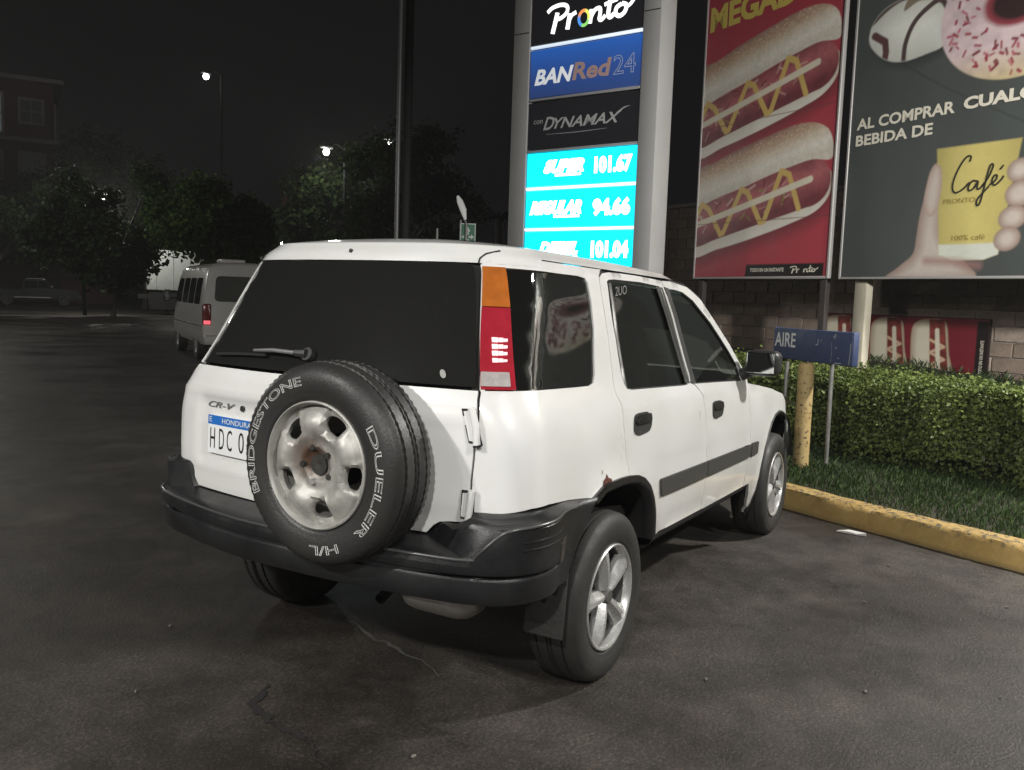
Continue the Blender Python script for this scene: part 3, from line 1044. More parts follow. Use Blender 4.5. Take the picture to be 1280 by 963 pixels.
def rubber_line(name, loop, parent, mir, closed):
    mb = WB(); sg = -1 if mir else 1
    L = densify(loop, .05)
    mb.tube([skin(sg * u, v, -.006) for u, v in L], .0065, 5, closed=closed)
    return mb.build(name, M['gap'], parent, smooth=60)


def handle(parent, bx, mir):
    u0, u1, z0, z1 = bx
    P = rounded([(u0, z0 + .012), (u0 + .02, z1 - .006), (u0 + .05, z1), (u1 - .05, z1), (u1 - .008, z1 - .02), (u1 - .012, z0 + .03), (u1 - .045, z0 + .005), (u0 + .05, z0 - .002)], .03, 4)
    h = panel('door_handle', P, [], M['trim'], parent, lambda u, v, o=0: skin(u, v, o - .003 * max(0, 1 - (((abs(u) - (u0 + u1) / 2) / ((u1 - u0) * .42)) ** 2 + ((v - (z0 + z1) / 2 + .012) / ((z1 - z0) * .40)) ** 2))), res=.02, d=.014, off=.006, lip=.012, mirror=mir)
    sg = -1 if mir else 1
    fl = rounded([(u0 + .018, z0 + .042), (u0 + .018, z1 - .008), (u1 - .02, z1 - .008), (u1 - .02, z0 + .042)], .018, 4)
    panel('handle_flap', fl, [], M['black_plastic'], h, sk, res=.03, d=.014, off=.013, lip=.010, mirror=mir)


def moulding(parent, P, mir):
    P = rounded(P, .012, 3)
    panel('side_moulding', P, [], M['mould'], parent, sk, gap=.003, res=.05, d=.03, off=.011, lip=.014, mirror=mir, smooth=40)


def door_front(mir):
    P = APIL[:1] + APIL[1:] + FDF[1:] + [(2.535, .476)] + SEAM[::-1][1:]
    d_ = panel('front_door', P, [FWIN], M['paint'], CAR, door_map, gap=.0045, res=.05, d=.025, mirror=mir)
    panel('window_pane', inset(FWIN, -.012), [], M['glass'], d_, sk, res=.06, d=.04, off=-.012, lip=.004, mirror=mir)
    rubber_line('window_seal', FWIN, d_, mir, True)
    sash = [(2.085, 1.560), (2.14, 1.556), (2.27, 1.41), (2.385, 1.26), (2.470, 1.140), (2.475, 1.103), (2.412, 1.106), (2.408, 1.150), (2.322, 1.272), (2.212, 1.42)]
    panel('pillar_sash', sash, [], M['trim'], d_, sk, res=.05, d=.03, off=.0015, lip=.004, mirror=mir)
    handle(d_, (2.658, 2.850, .920, 1.006), mir)
    moulding(d_, [(2.546, .727), (3.10, .724), (3.350, .721), (3.340, .645), (3.0, .645), (2.546, .645)], mir)
    # mirror
    s = 1 if mir else -1
    mr = WB()
    mr.bbox((1.865, s * .925, 1.152), (.13, .19, .145), .042, 4)
    mr.tube([(1.85, s * .80, 1.075), (1.86, s * .85, 1.10), (1.865, s * .90, 1.12)], [.035, .034, .04], 10)
    mo = mr.build('wing_mirror', M['trim'], d_, smooth=50)
    mg = WB()
    mg.bbox((1.8005, s * .925, 1.155), (.006, .155, .112), .0028, 1)
    mg.build('mirror_glass', M['mirrorglass'], mo, smooth=30)
    return d_


door_rear(False); door_rear(True); door_front(False); door_front(True)


def fender(mir):
    top = [(c_at(x, 1.0), z) for x, z in ((1.90, 1.062), (2.15, 1.040), (2.45, 1.006), (2.75, .955), (3.02, .90))]
    arch = front_arc(R(196), R(92), .47, 2.62, 9)
    arch2 = front_arc(R(88), R(16), .47, 2.62, 7)
    nose = [(c_at(3.13, .60), .60), (c_at(3.15, .80), .86)]
    P = [(3.372, 1.062), (3.365, .98), (3.362, .80), (3.345, .62), (3.300, .474), (3.42, .472)] + arch + arch2 + nose + top[::-1]
    return panel('front_fender', P, [], M['paint'], CAR, sk, gap=.003, res=.05, d=.03, mirror=mir)


fender(False); fender(True)
pm = WB()
panel('side_moulding', rounded([(3.375, .721), (3.520, .718), (3.508, .646), (3.375, .645)], .012, 3), [], M['mould'], CAR, sk, res=.05, d=.03, off=.011, lip=.014, smooth=40)
panel('side_moulding', rounded([(3.375, .721), (3.520, .718), (3.508, .646), (3.375, .645)], .012, 3), [], M['mould'], CAR, sk, res=.05, d=.03, off=.011, lip=.014, mirror=True, smooth=40)

# dark strips set behind the shut lines to darken the gaps
for sg in (1, -1):
    sl = WB()
    for line in (GAP, DOORR_L, SEAM, FDF, [(1.357, 1.59), (1.47, 1.60), (1.785, 1.602), (2.2, 1.60), (2.43, 1.58), (2.63, 1.52), (2.9, 1.39)]):
        L = densify(line, .04, False)
        vs = []
        for i, (u, v) in enumerate(L):
            a, b_ = L[max(i - 1, 0)], L[min(i + 1, len(L) - 1)]
            t = Vector((b_[0] - a[0], b_[1] - a[1])); t.normalize()
            for s in (1, -1): vs.append(tuple(skin(sg * (u - t.y * .018 * s), v + t.x * .018 * s, -.013)))
        sl.add(vs, [(2 * i, 2 * i + 1, 2 * i + 3, 2 * i + 2) for i in range(len(L) - 1)])
    tag(sl.build('gap_backing', M['gap'], CAR), kind=None)

# ---- roof (one pressing, wraps down to the rear window)
def roofz(e): return 1.64 + .045 * (1 - (1 - min(e / .59, 1)) ** 2.6)


rf = WB()
lev = [(1.574, None), (1.585, None), (1.597, None), (1.608, None), (1.618, None), (1.628, None), (1.636, None), (1.64, 0.0)] + [(1.64, e) for e in (.02, .05, .09, .15, .23, .33, .45, .58)]
NR, NC_, NS = 16, 8, 26
rows = []
for zb, e in lev:
    row = []
    for sd in (-1, 1):
        half = []
        for i in range(NR):            # tail
            half.append(('t', i / NR))
        for i in range(NC_):
            half.append(('c', i / NC_))
        for i in range(NS + 1):
            half.append(('s', i / NS))
        pts = []
        for kd, q in half:
            if e is None:
                if kd == 't': c_ = (LR) * q
                elif kd == 'c': c_ = LR + LC * q
                else:
                    cA = LR + LC; cB = c_at(1.06 + (1.64 - zb) * 1.5, zb); c_ = cA + (cB - cA) * q
                lo = -.004 if zb > 1.578 or c_ < .78 else -.004
                # the side part is hidden behind the door frames below the drip line
                p = outline(c_ if sd < 0 else -c_, zb)
                if kd == 's' and zb < 1.605:
                    zc = 1.605; p = outline((c_ if sd < 0 else -c_), zc); p = p + Vector((0, .004 * (-sd), -.002)) * (1.605 - zb) / .03 * (1 if sd < 0 else 1)
            else:
                if kd == 't': c_ = LR * q
                elif kd == 'c': c_ = LR + LC * q
                else:
                    cA = LR + LC; cB = c_at(1.06, 1.64); c_ = cA + (cB - cA) * q
                p0 = outline(c_ if sd < 0 else -c_, 1.64)
                k = 1 - e / .59
                cx = -.54 + .59 * .9
                x = p0.x if kd == 's' else cx + (p0.x - cx) * k if False else p0.x + (e * .9 if kd != 's' else e * .9 * (1 - q))
                p = Vector((x, p0.y * k, roofz(e) - TILT * x))
            # longitudinal arch of the roof
            xx = max(p.x - .2, 0)
            p.z -= .016 * xx * xx * (1 if e is not None else max(0, (zb - 1.595) / .045))
            pts.append(p)
        row.append(pts)
    rows.append(row[0][::-1] + row[1][1:])
w_ = len(rows[0])
vs = [tuple(p) for r_ in rows for p in r_]
fs = [(i * w_ + j, i * w_ + j + 1, (i + 1) * w_ + j + 1, (i + 1) * w_ + j) for i in range(len(rows) - 1) for j in range(w_ - 1)]
# close the ridge
top = [(len(rows) - 1) * w_ + j for j in range(w_)]
for j in range((w_ - 1) // 2):
    fs.append((top[j], top[j + 1], top[w_ - 2 - j], top[w_ - 1 - j]))
rf.add(vs, fs)
ro = rf.build('roof', M['paint'], CAR, smooth=50)
ws_ = WB(); q0 = skin(.075, 1.606, .0); ws_.bbox(q0 + Vector((-.004, 0, .002)), (.012, .010, .014), .003, 2); ws_.build('washer_jet', M['trim'], ro, smooth=40)
# shut line between roof and hatch corner
for sg in (1, -1):
    gl_ = WB(); gl_.tube([skin(sg * u, v, .0005) for u, v in ((.768, 1.572), (.775, 1.59), (.79, 1.607), (.82, 1.622))], .0035, 5); gl_.build('roof_seam', M['gap'], ro)
ae = WB(); ae.tube([(-.34, .545, 1.652), (-.345, .55, 1.668)], [.016, .010], 8); ae.build('aerial_base', M['chrome'], ro, smooth=40)

# ---- windscreen, bonnet, nose
def apil_pt(x, zb, sd): return skin(sd * c_at(x, zb), zb, -.012)


AP = [(1.95, 1.105), (1.90, 1.165), (1.765, 1.285), (1.60, 1.388), (1.41, 1.518), (1.25, 1.575), (1.12, 1.60)]
wsn = WB()
rowsw = []
for x, zb in AP:
    a, b_ = apil_pt(x, zb, 1), apil_pt(x, zb, -1)
    row = []
    for t in np.linspace(0, 1, 13):
        p = a.lerp(b_, t); bow = 4 * t * (1 - t)
        row.append(p + Vector((.16 * bow, 0, .05 * bow * (1 if zb > 1.5 else .3))))
    rowsw.append(row)
wsn.add([tuple(p) for r_ in rowsw for p in r_], [(i * 13 + j, i * 13 + j + 1, (i + 1) * 13 + j + 1, (i + 1) * 13 + j) for i in range(len(AP) - 1) for j in range(12)])
wsn.build('windscreen', M['glass'], CAR, smooth=180)
hd = WB()
rowsh = []
for x, ze, zc in ((1.88, 1.050, 1.115), (2.05, 1.037, 1.105), (2.30, 1.010, 1.085), (2.60, .970, 1.05), (2.85, .925, 1.0), (3.05, .880, .95), (3.20, .835, .89)):
    row = []
    cc_ = c_at(min(x, 3.02), ze); pe = outline(cc_, ze)
    ye = abs(pe.y)
    for t in np.linspace(-1, 1, 19):
        k = (1 - abs(t) ** 3.2)
        row.append((x + .13 * (1 - t * t) * (1 if x > 2.9 else .2), -t * ye, ze + (zc - ze) * k - TILT * x))
    rowsh.append(row)
hd.add([p for r_ in rowsh for p in r_], [(i * 19 + j, i * 19 + j + 1, (i + 1) * 19 + j + 1, (i + 1) * 19 + j) for i in range(len(rowsh) - 1) for j in range(18)])
hd.build('bonnet', M['paint'], CAR, smooth=180)
nb_ = WB()
cs = [c_at(3.10, .7) + i * .0 for i in range(1)]
prof_f = [(.84, -.01), (.80, .004), (.66, .008), (.60, .02), (.48, .02), (.38, .0), (.34, -.05)]
us = np.linspace(4.22, 5.22, 26)
cols = [[tuple(skin(u, zb, o)) for zb, o in prof_f] for u in us] + [[tuple(skin(-u, zb, o)) for zb, o in prof_f] for u in us[::-1]]
k = len(prof_f)
nb_.add([p for c_ in cols for p in c_], [(i * k + j, i * k + j + 1, (i + 1) * k + j + 1, (i + 1) * k + j) for i in range(len(cols) - 1) for j in range(k - 1)])
nb_.build('front_bumper', M['black_plastic'], CAR, smooth=60)
for sd in (-1, 1):
    hl = WB(); hl.bbox((3.10, sd * .58, .775), (.20, .36, .14), .035, 3); hl.build('headlight', M['clearlens'], CAR, smooth=40)
gr_ = WB(); gr_.bbox((3.32, 0, .77), (.06, .92, .14), .015, 2); gr_.build('grille', M['trim'], CAR, smooth=40)

# ---- rear bumper
def bsm(t, a, b_): return sstep(a, b_, t)


def bump_c_end(zb):
    d = .475
    zc = AZ
    z = min(max(zb, .42), .80)
    if abs(z - zc) >= d: x = 0.0
    else: x = -math.sqrt(max(d * d - (z - zc) ** 2, 1e-6))
    return c_at(max(x, -.46), z)


NB = 360
rb = WB()


M['bead'] = mat('bright_bumper_edge', (.06, .06, .059), .3, spec=.6)  # paler, glossier bead paints the highlight along the bumper step


def bump_D(u): return .020 + .122 * (1 - bsm(abs(u), .62, 1.04))


PROF_B = ((-.12, 'z', 0), (.10, 'z', 0), (.30, 'z', -.006), (.62, 'l', .004), (.88, 'l', -.003), (.97, 'l', -.010), (1.0, 'l', -.024),
          (1.0, 'a', .632), (1.0, 'a', .612), (.985, 'a', .607), (.95, 'a', .603), (.95, 'a', .594), (.985, 'a', .589), (1.0, 'a', .582), (.99, 'a', .552), (.95, 'a', .522), (.88, 'a', .506), (.55, 'a', .497), (-.25, 'a', .492))
secs = []
for i in range(NB + 1):
    t = -1 + 2 * i / NB
    tt = abs(t)
    q = min(max((tt - .45) / .05, 0), 1); kk_ = q * .7 + .3 * q * q * (3 - 2 * q)      # the step up to the corner sections
    col = []
    for fr, md, v_ in PROF_B:
        fq = min(max(fr, 0), 1) if md != 'a' else (1 if v_ > .6 else .0)
        zr = v_ if md == 'a' else (.772 if md == 'z' else .752) + v_
        ce = bump_c_end(zr)
        u = float(np.interp(tt, [0, .45, .50, 1], [0, (.490 if t > 0 else .60) + .19 * fq, (.530 if t > 0 else .625) + (.23 if t > 0 else .20) * fq, ce]))
        if md == 'a':
            zb = v_
        else:
            raised = (.720 + .046 * bsm(u, .60, .66) + .012 * bsm(u, .66, .9) - .02 * bsm(u, 1.0, 1.25)) if md == 'z' else .750 + .006 * bsm(u, .8, 1.1)
            flat = .668 if md == 'z' else .656
            zb = flat + (raised - flat) * kk_ + v_
        D = bump_D(u) * (1 if t > 0 else 1 - .28 * bsm(u, .1, .75))
        o = D * fr if fr > 0 else -.02 * (1 if fr > -.2 else 1.6)
        col.append(tuple(skin(math.copysign(u, t), zb, o)))
    secs.append(col)
kk = len(secs[0])
rb.add([p for c_ in secs for p in c_], [(i * kk + j, i * kk + j + 1, (i + 1) * kk + j + 1, (i + 1) * kk + j) for i in range(NB) for j in range(kk - 1)])
rbo = rb.build('rear_bumper', M['black_plastic'], CAR, smooth=24)
for sg in (1, -1):          # moulded bead along the edge of the step
    bd_ = WB()
    path = [(.0, .652), (.25, .652), (.50, .652), (.675, .653), (.695, .663), (.735, .728), (.76, .745), (.80, .748), (.88, .750), (1.0, .752), (1.08, .752)]
    if sg < 0: path = [(.0, .652), (.25, .652), (.55, .652), (.785, .653), (.80, .663), (.82, .735), (.83, .748), (.88, .750), (1.0, .752), (1.08, .752)]
    pp_ = catmull(path, n=4)
    bd_.tube([tuple(skin(sg * u, v, bump_D(u) * .965 * (1 if sg > 0 else 1 - .28 * bsm(u, .1, .75)))) for u, v in pp_], .0055, 6)
    bd_.build('bumper_bead', M['bead'], rbo, smooth=60)

for sg in (1, -1):
    rfl = WB()
    u0, u1 = .905, .985
    P = [(u0 + .012, .662), (u1, .672), (u1 - .016, .606), (u0, .600)]
    D_ = bump_D
    rfl.prism(P, lambda u, v: tuple(skin(sg * u, v, D_(u) - .006)), lambda u, v: tuple(skin(sg * u, v, D_(u) + .004)))
    rfl.build('side_reflector', mat('smoked_reflector', (.06, .05, .045), .25), rbo)
    if sg < 0: continue
    gv_ = WB()
    for zg in (.706, .682):
        us_ = np.linspace(.78, .98, 11)
        gv_.tube([tuple(skin(sg * u, zg, bump_D(u) - .002)) for u in us_], .0045, 6)
    gv_.build('bumper_rib', M['black_plastic'], rbo, smooth=50)

# ---- wheel-arch lips and liners
for sg in (1, -1):
    al = WB(); vs = []
    L = densify([p for p in ARCH_R], .03, False)
    for u, v in L:
        x = outline(u, v).x
        d = Vector((0 - x, AZ + TILT * 0 - v)); d.normalize()
        for (q, o) in ((-.004, .000), (-.002, .012), (.018, .013), (.030, .004), (.034, -.03)):
            vs.append(tuple(skin(sg * (u + d.x * q), v + d.y * q, o)))
    al.add(vs, [(i * 5 + j, i * 5 + j + 1, (i + 1) * 5 + j + 1, (i + 1) * 5 + j) for i in range(len(L) - 1) for j in range(4)])
    al.build('arch_trim', M['black_plastic'], CAR, smooth=60)
    for cx in ARC:
        ln = WB(); vs = []
        n = 26
        for i in range(n + 1):
            a = R(15 + 150 * i / n)
            for y_, rr_ in ((.858, .462), (.83, .455), (.52, .445), (.46, .30)):
                vs.append((cx + rr_ * math.cos(a), -sg * y_, AZ + rr_ * math.sin(a)))
        ln.add(vs, [(i * 4 + j, i * 4 + j + 1, (i + 1) * 4 + j + 1, (i + 1) * 4 + j) for i in range(n) for j in range(3)])
        ln.build('wheel_arch_liner', M['under'], CAR, smooth=60)
    fl = WB(); vs = []
    A_ = front_arc(R(198), R(62), .47, 2.62, 16)
    for u, v in A_:
        for q, o in ((1.005, .002), (.985, .006), (.96, -.006), (.955, -.035)):
            x = outline(u, v).x; z0 = AZ + TILT * 2.62
            # shrink toward the hub
            uu = u + (c_at(2.62, .6) - u) * (1 - q) ; vv = v + (z0 - v) * (1 - q)
            vs.append(tuple(skin(sg * uu, vv, o)))
    fl.add(vs, [(i * 4 + j, i * 4 + j + 1, (i + 1) * 4 + j + 1, (i + 1) * 4 + j) for i in range(len(A_) - 1) for j in range(3)])
    fl.build('arch_trim', M['trim'], CAR, smooth=60)
    # sill under the doors
    si = WB(); vs = []
    us_ = np.linspace(1.87, 3.50, 20)
    for u in us_:
        for v, o in ((.482, -.006), (.455, -.012), (.42, -.03), (.36, -.09), (.34, -.25)): vs.append(tuple(skin(sg * u, v, o)))
    si.add(vs, [(i * 5 + j, i * 5 + j + 1, (i + 1) * 5 + j + 1, (i + 1) * 5 + j) for i in range(len(us_) - 1) for j in range(4)])
    si.build('sill', M['under'], CAR, smooth=60)
    # mud flap
    mf = WB(); mf.bbox((-.405, -.795, .425), (.012, .155, .27), .005, 2, rot=Matrix.Rotation(R(7), 3, 'Y'))
    if sg > 0: mf.build('mud_flap', mat('rubber_flap', (.034, .033, .031), .6, bump=.3, bscale=60), CAR, smooth=40)

# ---- underside
ub = WB()
ub.box((1.5, 0, .42), (3.3, 1.36, .14)); ub.box((-.50, 0, .55), (.5, .9, .10)); ub.box((2.6, 0, .52), (1.2, .9, .3))
ub.tube([(0, -.70, .315), (0, .68, .315)], .045, 10)
ub.tube([(-.18, -.45, .36), (.4, -.50, .34)], .03, 8); ub.tube([(-.18, .45, .36), (.4, .50, .34)], .03, 8)
ub.build('underbody', M['under'], CAR, smooth=40)
mfm = WB()
yy = np.linspace(-.56, -.24, 9)
vs = []; n = 20
for i, y in enumerate(yy):
    k = {0: .55, 1: .9, 7: .92, 8: .6}.get(i, 1.0)
    for j in range(n):
        a = 2 * math.pi * j / n
        vs.append((-.46 + .105 * k * math.cos(a), y, .385 + .085 * k * math.sin(a)))
mfm.add(vs, [(i * n + j, i * n + (j + 1) % n, (i + 1) * n + (j + 1) % n, (i + 1) * n + j) for i in range(8) for j in range(n)] + [tuple(range(n)), tuple(8 * n + j for j in range(n))])
mu = mfm.build('exhaust_silencer', M['muffler'], CAR, smooth=50)
ex = WB(); ex.tube([(-.36, -.22, .40), (-.45, -.19, .385), (-.54, -.195, .36), (-.585, -.20, .345)], .020, 10, cap=False); ex.build('exhaust_pipe', M['under'], mu, smooth=50)

# ---- interior seen through the tinted windows
inn_ = WB()
for y in (-.36, .36):
    inn_.bbox((1.15, y, .80), (.52, .50, .18), .05, 2); inn_.bbox((.93, y, 1.08), (.16, .48, .56), .06, 3, rot=Matrix.Rotation(R(-12), 3, 'Y')); inn_.bbox((.84, y, 1.42), (.10, .26, .17), .04, 3)
inn_.build('front_seat', M['seat'], CAR, smooth=40)
inr = WB(); inr.bbox((.42, 0, .80), (.5, 1.26, .18), .05, 2); inr.bbox((.14, 0, 1.06), (.16, 1.26, .50), .05, 3, rot=Matrix.Rotation(R(-14), 3, 'Y'))
for y in (-.36, .36): inr.bbox((.06, y, 1.36), (.09, .26, .15), .035, 3)
inr.build('rear_seat', M['seat'], CAR, smooth=40)
da = WB(); da.bbox((1.78, 0, .97), (.34, 1.44, .24), .06, 3); da.build('dashboard', M['under'], CAR, smooth=40)
st_ = WB(); st_.tube([(1.42 + .18 * math.sin(a) * .45, .36 + .18 * math.cos(a), 1.05 + .18 * math.sin(a) * .9) for a in np.linspace(0, 2 * np.pi, 25)[:-1]], .014, 6, closed=True); st_.build('steering_wheel', M['trim'], CAR, smooth=60)
fl_ = WB(); fl_.box((.6, 0, .56), (2.5, 1.5, .10)); fl_.build('cabin_floor', M['under'], CAR)

# ---- rust, markings
rs_ = WB()
P = [(1.312, .791), (1.322, .806), (1.346, .815), (1.356, .828), (1.364, .812), (1.384, .806), (1.388, .797), (1.35, .796)]
rs_.add([tuple(skin(u, v, .0025)) for u, v in P], [tuple(range(len(P)))])
rs_.build('rust_patch', mat('rust', (.13, .035, .022), .9, var=.6, vscale=60), CAR)
P = [(1.322, .832), (1.328, .845), (1.332, .842), (1.326, .830)]
r2 = WB(); r2.add([tuple(skin(u, v, .0025)) for u, v in P], [tuple(range(len(P)))]); r2.build('paint_chip', mat('chip', (.28, .24, .19), .9), CAR)


def on_skin(q, fs, name, mt, parent, off, fmap=None):
    mb = WB(); mb.add([tuple((fmap or skin)(u, v, off)) for u, v in q], fs)
    return mb.build(name, mt, parent, recalc=False)


# badge
q, fs = fit_text('CR-V', -.555, -.375, .998, 1.022, shear=.35, bold=.012)
on_skin(q, fs, 'model_badge', mat('dull_chrome', (.30, .30, .29), .35, metal=.6), tailgate, .004, tail_map)
lk = WB(); pl = tail_map(-.325, 1.010, .0); lk.tube([pl, tail_map(-.325, 1.010, .008)], .011, 12); lk.build('lock', M['trim'], tailgate, smooth=40)
# number plate
pz0, pz1, pu0, pu1 = .822, .972, -.525, -.20
pt = WB()
NPX = 8
for k in range(NPX):
    u0, u1 = pu0 + (pu1 - pu0) * k / NPX, pu0 + (pu1 - pu0) * (k + 1) / NPX
    pt.add([tuple(tail_map(u, v, o)) for o in (.012, .016) for u, v in ((u0, pz0), (u1, pz0), (u1, pz1), (u0, pz1))], [(4, 5, 6, 7), (0, 3, 2, 1), (0, 1, 5, 4), (2, 3, 7, 6), (1, 2, 6, 5), (3, 0, 4, 7)])
pto = pt.build('number_plate', M['platewhite'], CAR, recalc=True)
pb = WB()
for k in range(NPX):
    u0, u1 = pu0 + (pu1 - pu0) * k / NPX, pu0 + (pu1 - pu0) * (k + 1) / NPX
    pb.add([tuple(tail_map(u, v, .0165)) for u, v in ((u0, .934), (u1, .934), (u1, pz1 - .002), (u0, pz1 - .002))], [(0, 1, 2, 3)])
pb.build('plate_band', M['plateblue'], pto, recalc=False)
q, fs = fit_text('HONDURAS', -.43, -.235, .943, .963, bold=.01); on_skin(q, fs, 'plate_country', M['whiteprint'], pto, .0172, tail_map)
for ch, u0, u1 in (('H', -.507, -.475), ('D', -.447, -.415), ('C', -.397, -.365), ('0', -.325, -.293), ('8', -.277, -.245)):
    q, fs = fit_text(ch, u0, u1, .842, .922, bold=-.004); on_skin(q, fs, 'plate_number', M['black'], pto, .0172, tail_map)
q, fs = fit_text('E', -.515, -.497, .944, .964); on_skin(q, fs, 'plate_mark', M['whiteprint'], pto, .0172, tail_map)
# chalk on the rear door glass
M['chalk'] = mat('chalk_marks', (.22, .22, .21), .9)
q, fs = fit_text('2UO', 1.535, 1.655, 1.505, 1.545); q[:, 1] += (q[:, 0] - 1.6) * .12
on_skin(q, fs, 'glass_marking', M['chalk'], CAR, -.010)

# hinges of the tailgate
for (u, z0, z1) in ((.690, .985, 1.100), (.640, .737, .838)):
    h = WB()
    h.tube([tuple(skin(u - .006 + (z - z0) * .18, z, .014)) for z in (z0, (z0 + z1) / 2, z1)], .0125, 12)
    ho = h.build('tailgate_hinge', M['paint'], tailgate, smooth=40)
    hg = WB(); hg.prism([(u - .036, z0 + .004), (u + .009, z0 + .0), (u + .017, z1 - .002), (u - .024, z1 - .004)], lambda a, b_: tuple(skin(a, b_, .000)), lambda a, b_: tuple(skin(a, b_, .004))); hg.build('hinge_backing', M['gap'], ho)  # dark backing plate outlines the hinge
    h2 = WB(); h2.prism([(u - .030, z0 + .012), (u + .005, z0 + .008), (u + .015, z1 - .008), (u - .018, z1 - .012)], lambda a, b_: tuple(skin(a, b_, .002)), lambda a, b_: tuple(skin(a, b_, .012))); h2.build('hinge_leaf', M['paint'], ho)
    h3 = WB(); h3.tube([tuple(skin(u - .006, z0 - .006, .013)), tuple(skin(u - .006, z0 + .0005, .013))], .0135, 12); h3.build('hinge_foot', M['gap'], ho)


# ================================================================ WHEELS (axis +X outward)
def tyre_mesh(mb, RO=.330, RI=.205, WD_=.205, n=150, x_out=.1025):
    """tyre with ribs and shoulder blocks; outer face toward +x at x_out"""
    h = WD_
    x1 = x_out; x0 = x_out - h
    prof = [(x1 - .030, RI - .012), (x1 - .012, RI), (x1 - .004, RI + .012), (x1 - .001, RI + .016), (x1 - .001, RI + .021), (x1 + .004, RI + .030), (x1 + .007, RI + .062), (x1 + .004, RI + .085), (x1 - .003, RI + .1), (x1 - .012, RO - .012),
            (x1 - .020, RO - .005), (x1 - .045, RO), (x1 - .047, RO - .009), (x1 - .054, RO - .009), (x1 - .056, RO + .002),
            (x1 - .090, RO + .003), (x1 - .092, RO - .007), (x1 - .099, RO - .007), (x1 - .101, RO + .003)]
    mir_ = [(x0 + (x1 - x), r) for x, r in prof[::-1]]
    P = prof + mir_
    k = len(prof)

    def fn(i, j, x, r):
        ii = i if i < k else len(P) - 1 - i
        sgn = 1 if i < k else -1
        if ii in (9, 10) and (j % 2 == 0): r -= .0035; x -= sgn * .0015
        if ii == 11 and (j % 2 == 0): r -= .003
        if ii in (14, 15) and ((j + 1) % 2 == 0): r -= .003
        if ii == 18 and (j % 2 == 0): r -= .003
        return x, r
    mb.lathe(P, n, fn=fn)


def bent_text(body, r_mid, a_start, a_end, x, height, outline=.02, flip=False, bold=0.0):
    """lettering along a circle; angles in degrees seen from outside (+x toward the viewer), 90 = up, clockwise from start to end"""
    vs, fs = text_mesh(body, outline=outline, shear=.0, bold=bold)
    lo, hi = vs.min(0), vs.max(0)
    out = []
    for p in vs:
        t = (p[0] - lo[0]) / (hi[0] - lo[0])
        a = R(a_start + (a_end - a_start) * t)
        r_ = r_mid + ((p[1] - lo[1]) / (hi[1] - lo[1]) - .5) * height
        # viewer looks along -x at the outside: his right is +y when up is z
        out.append((x + p[2] * .03, r_ * math.cos(a), r_ * math.sin(a)))
    return out, fs


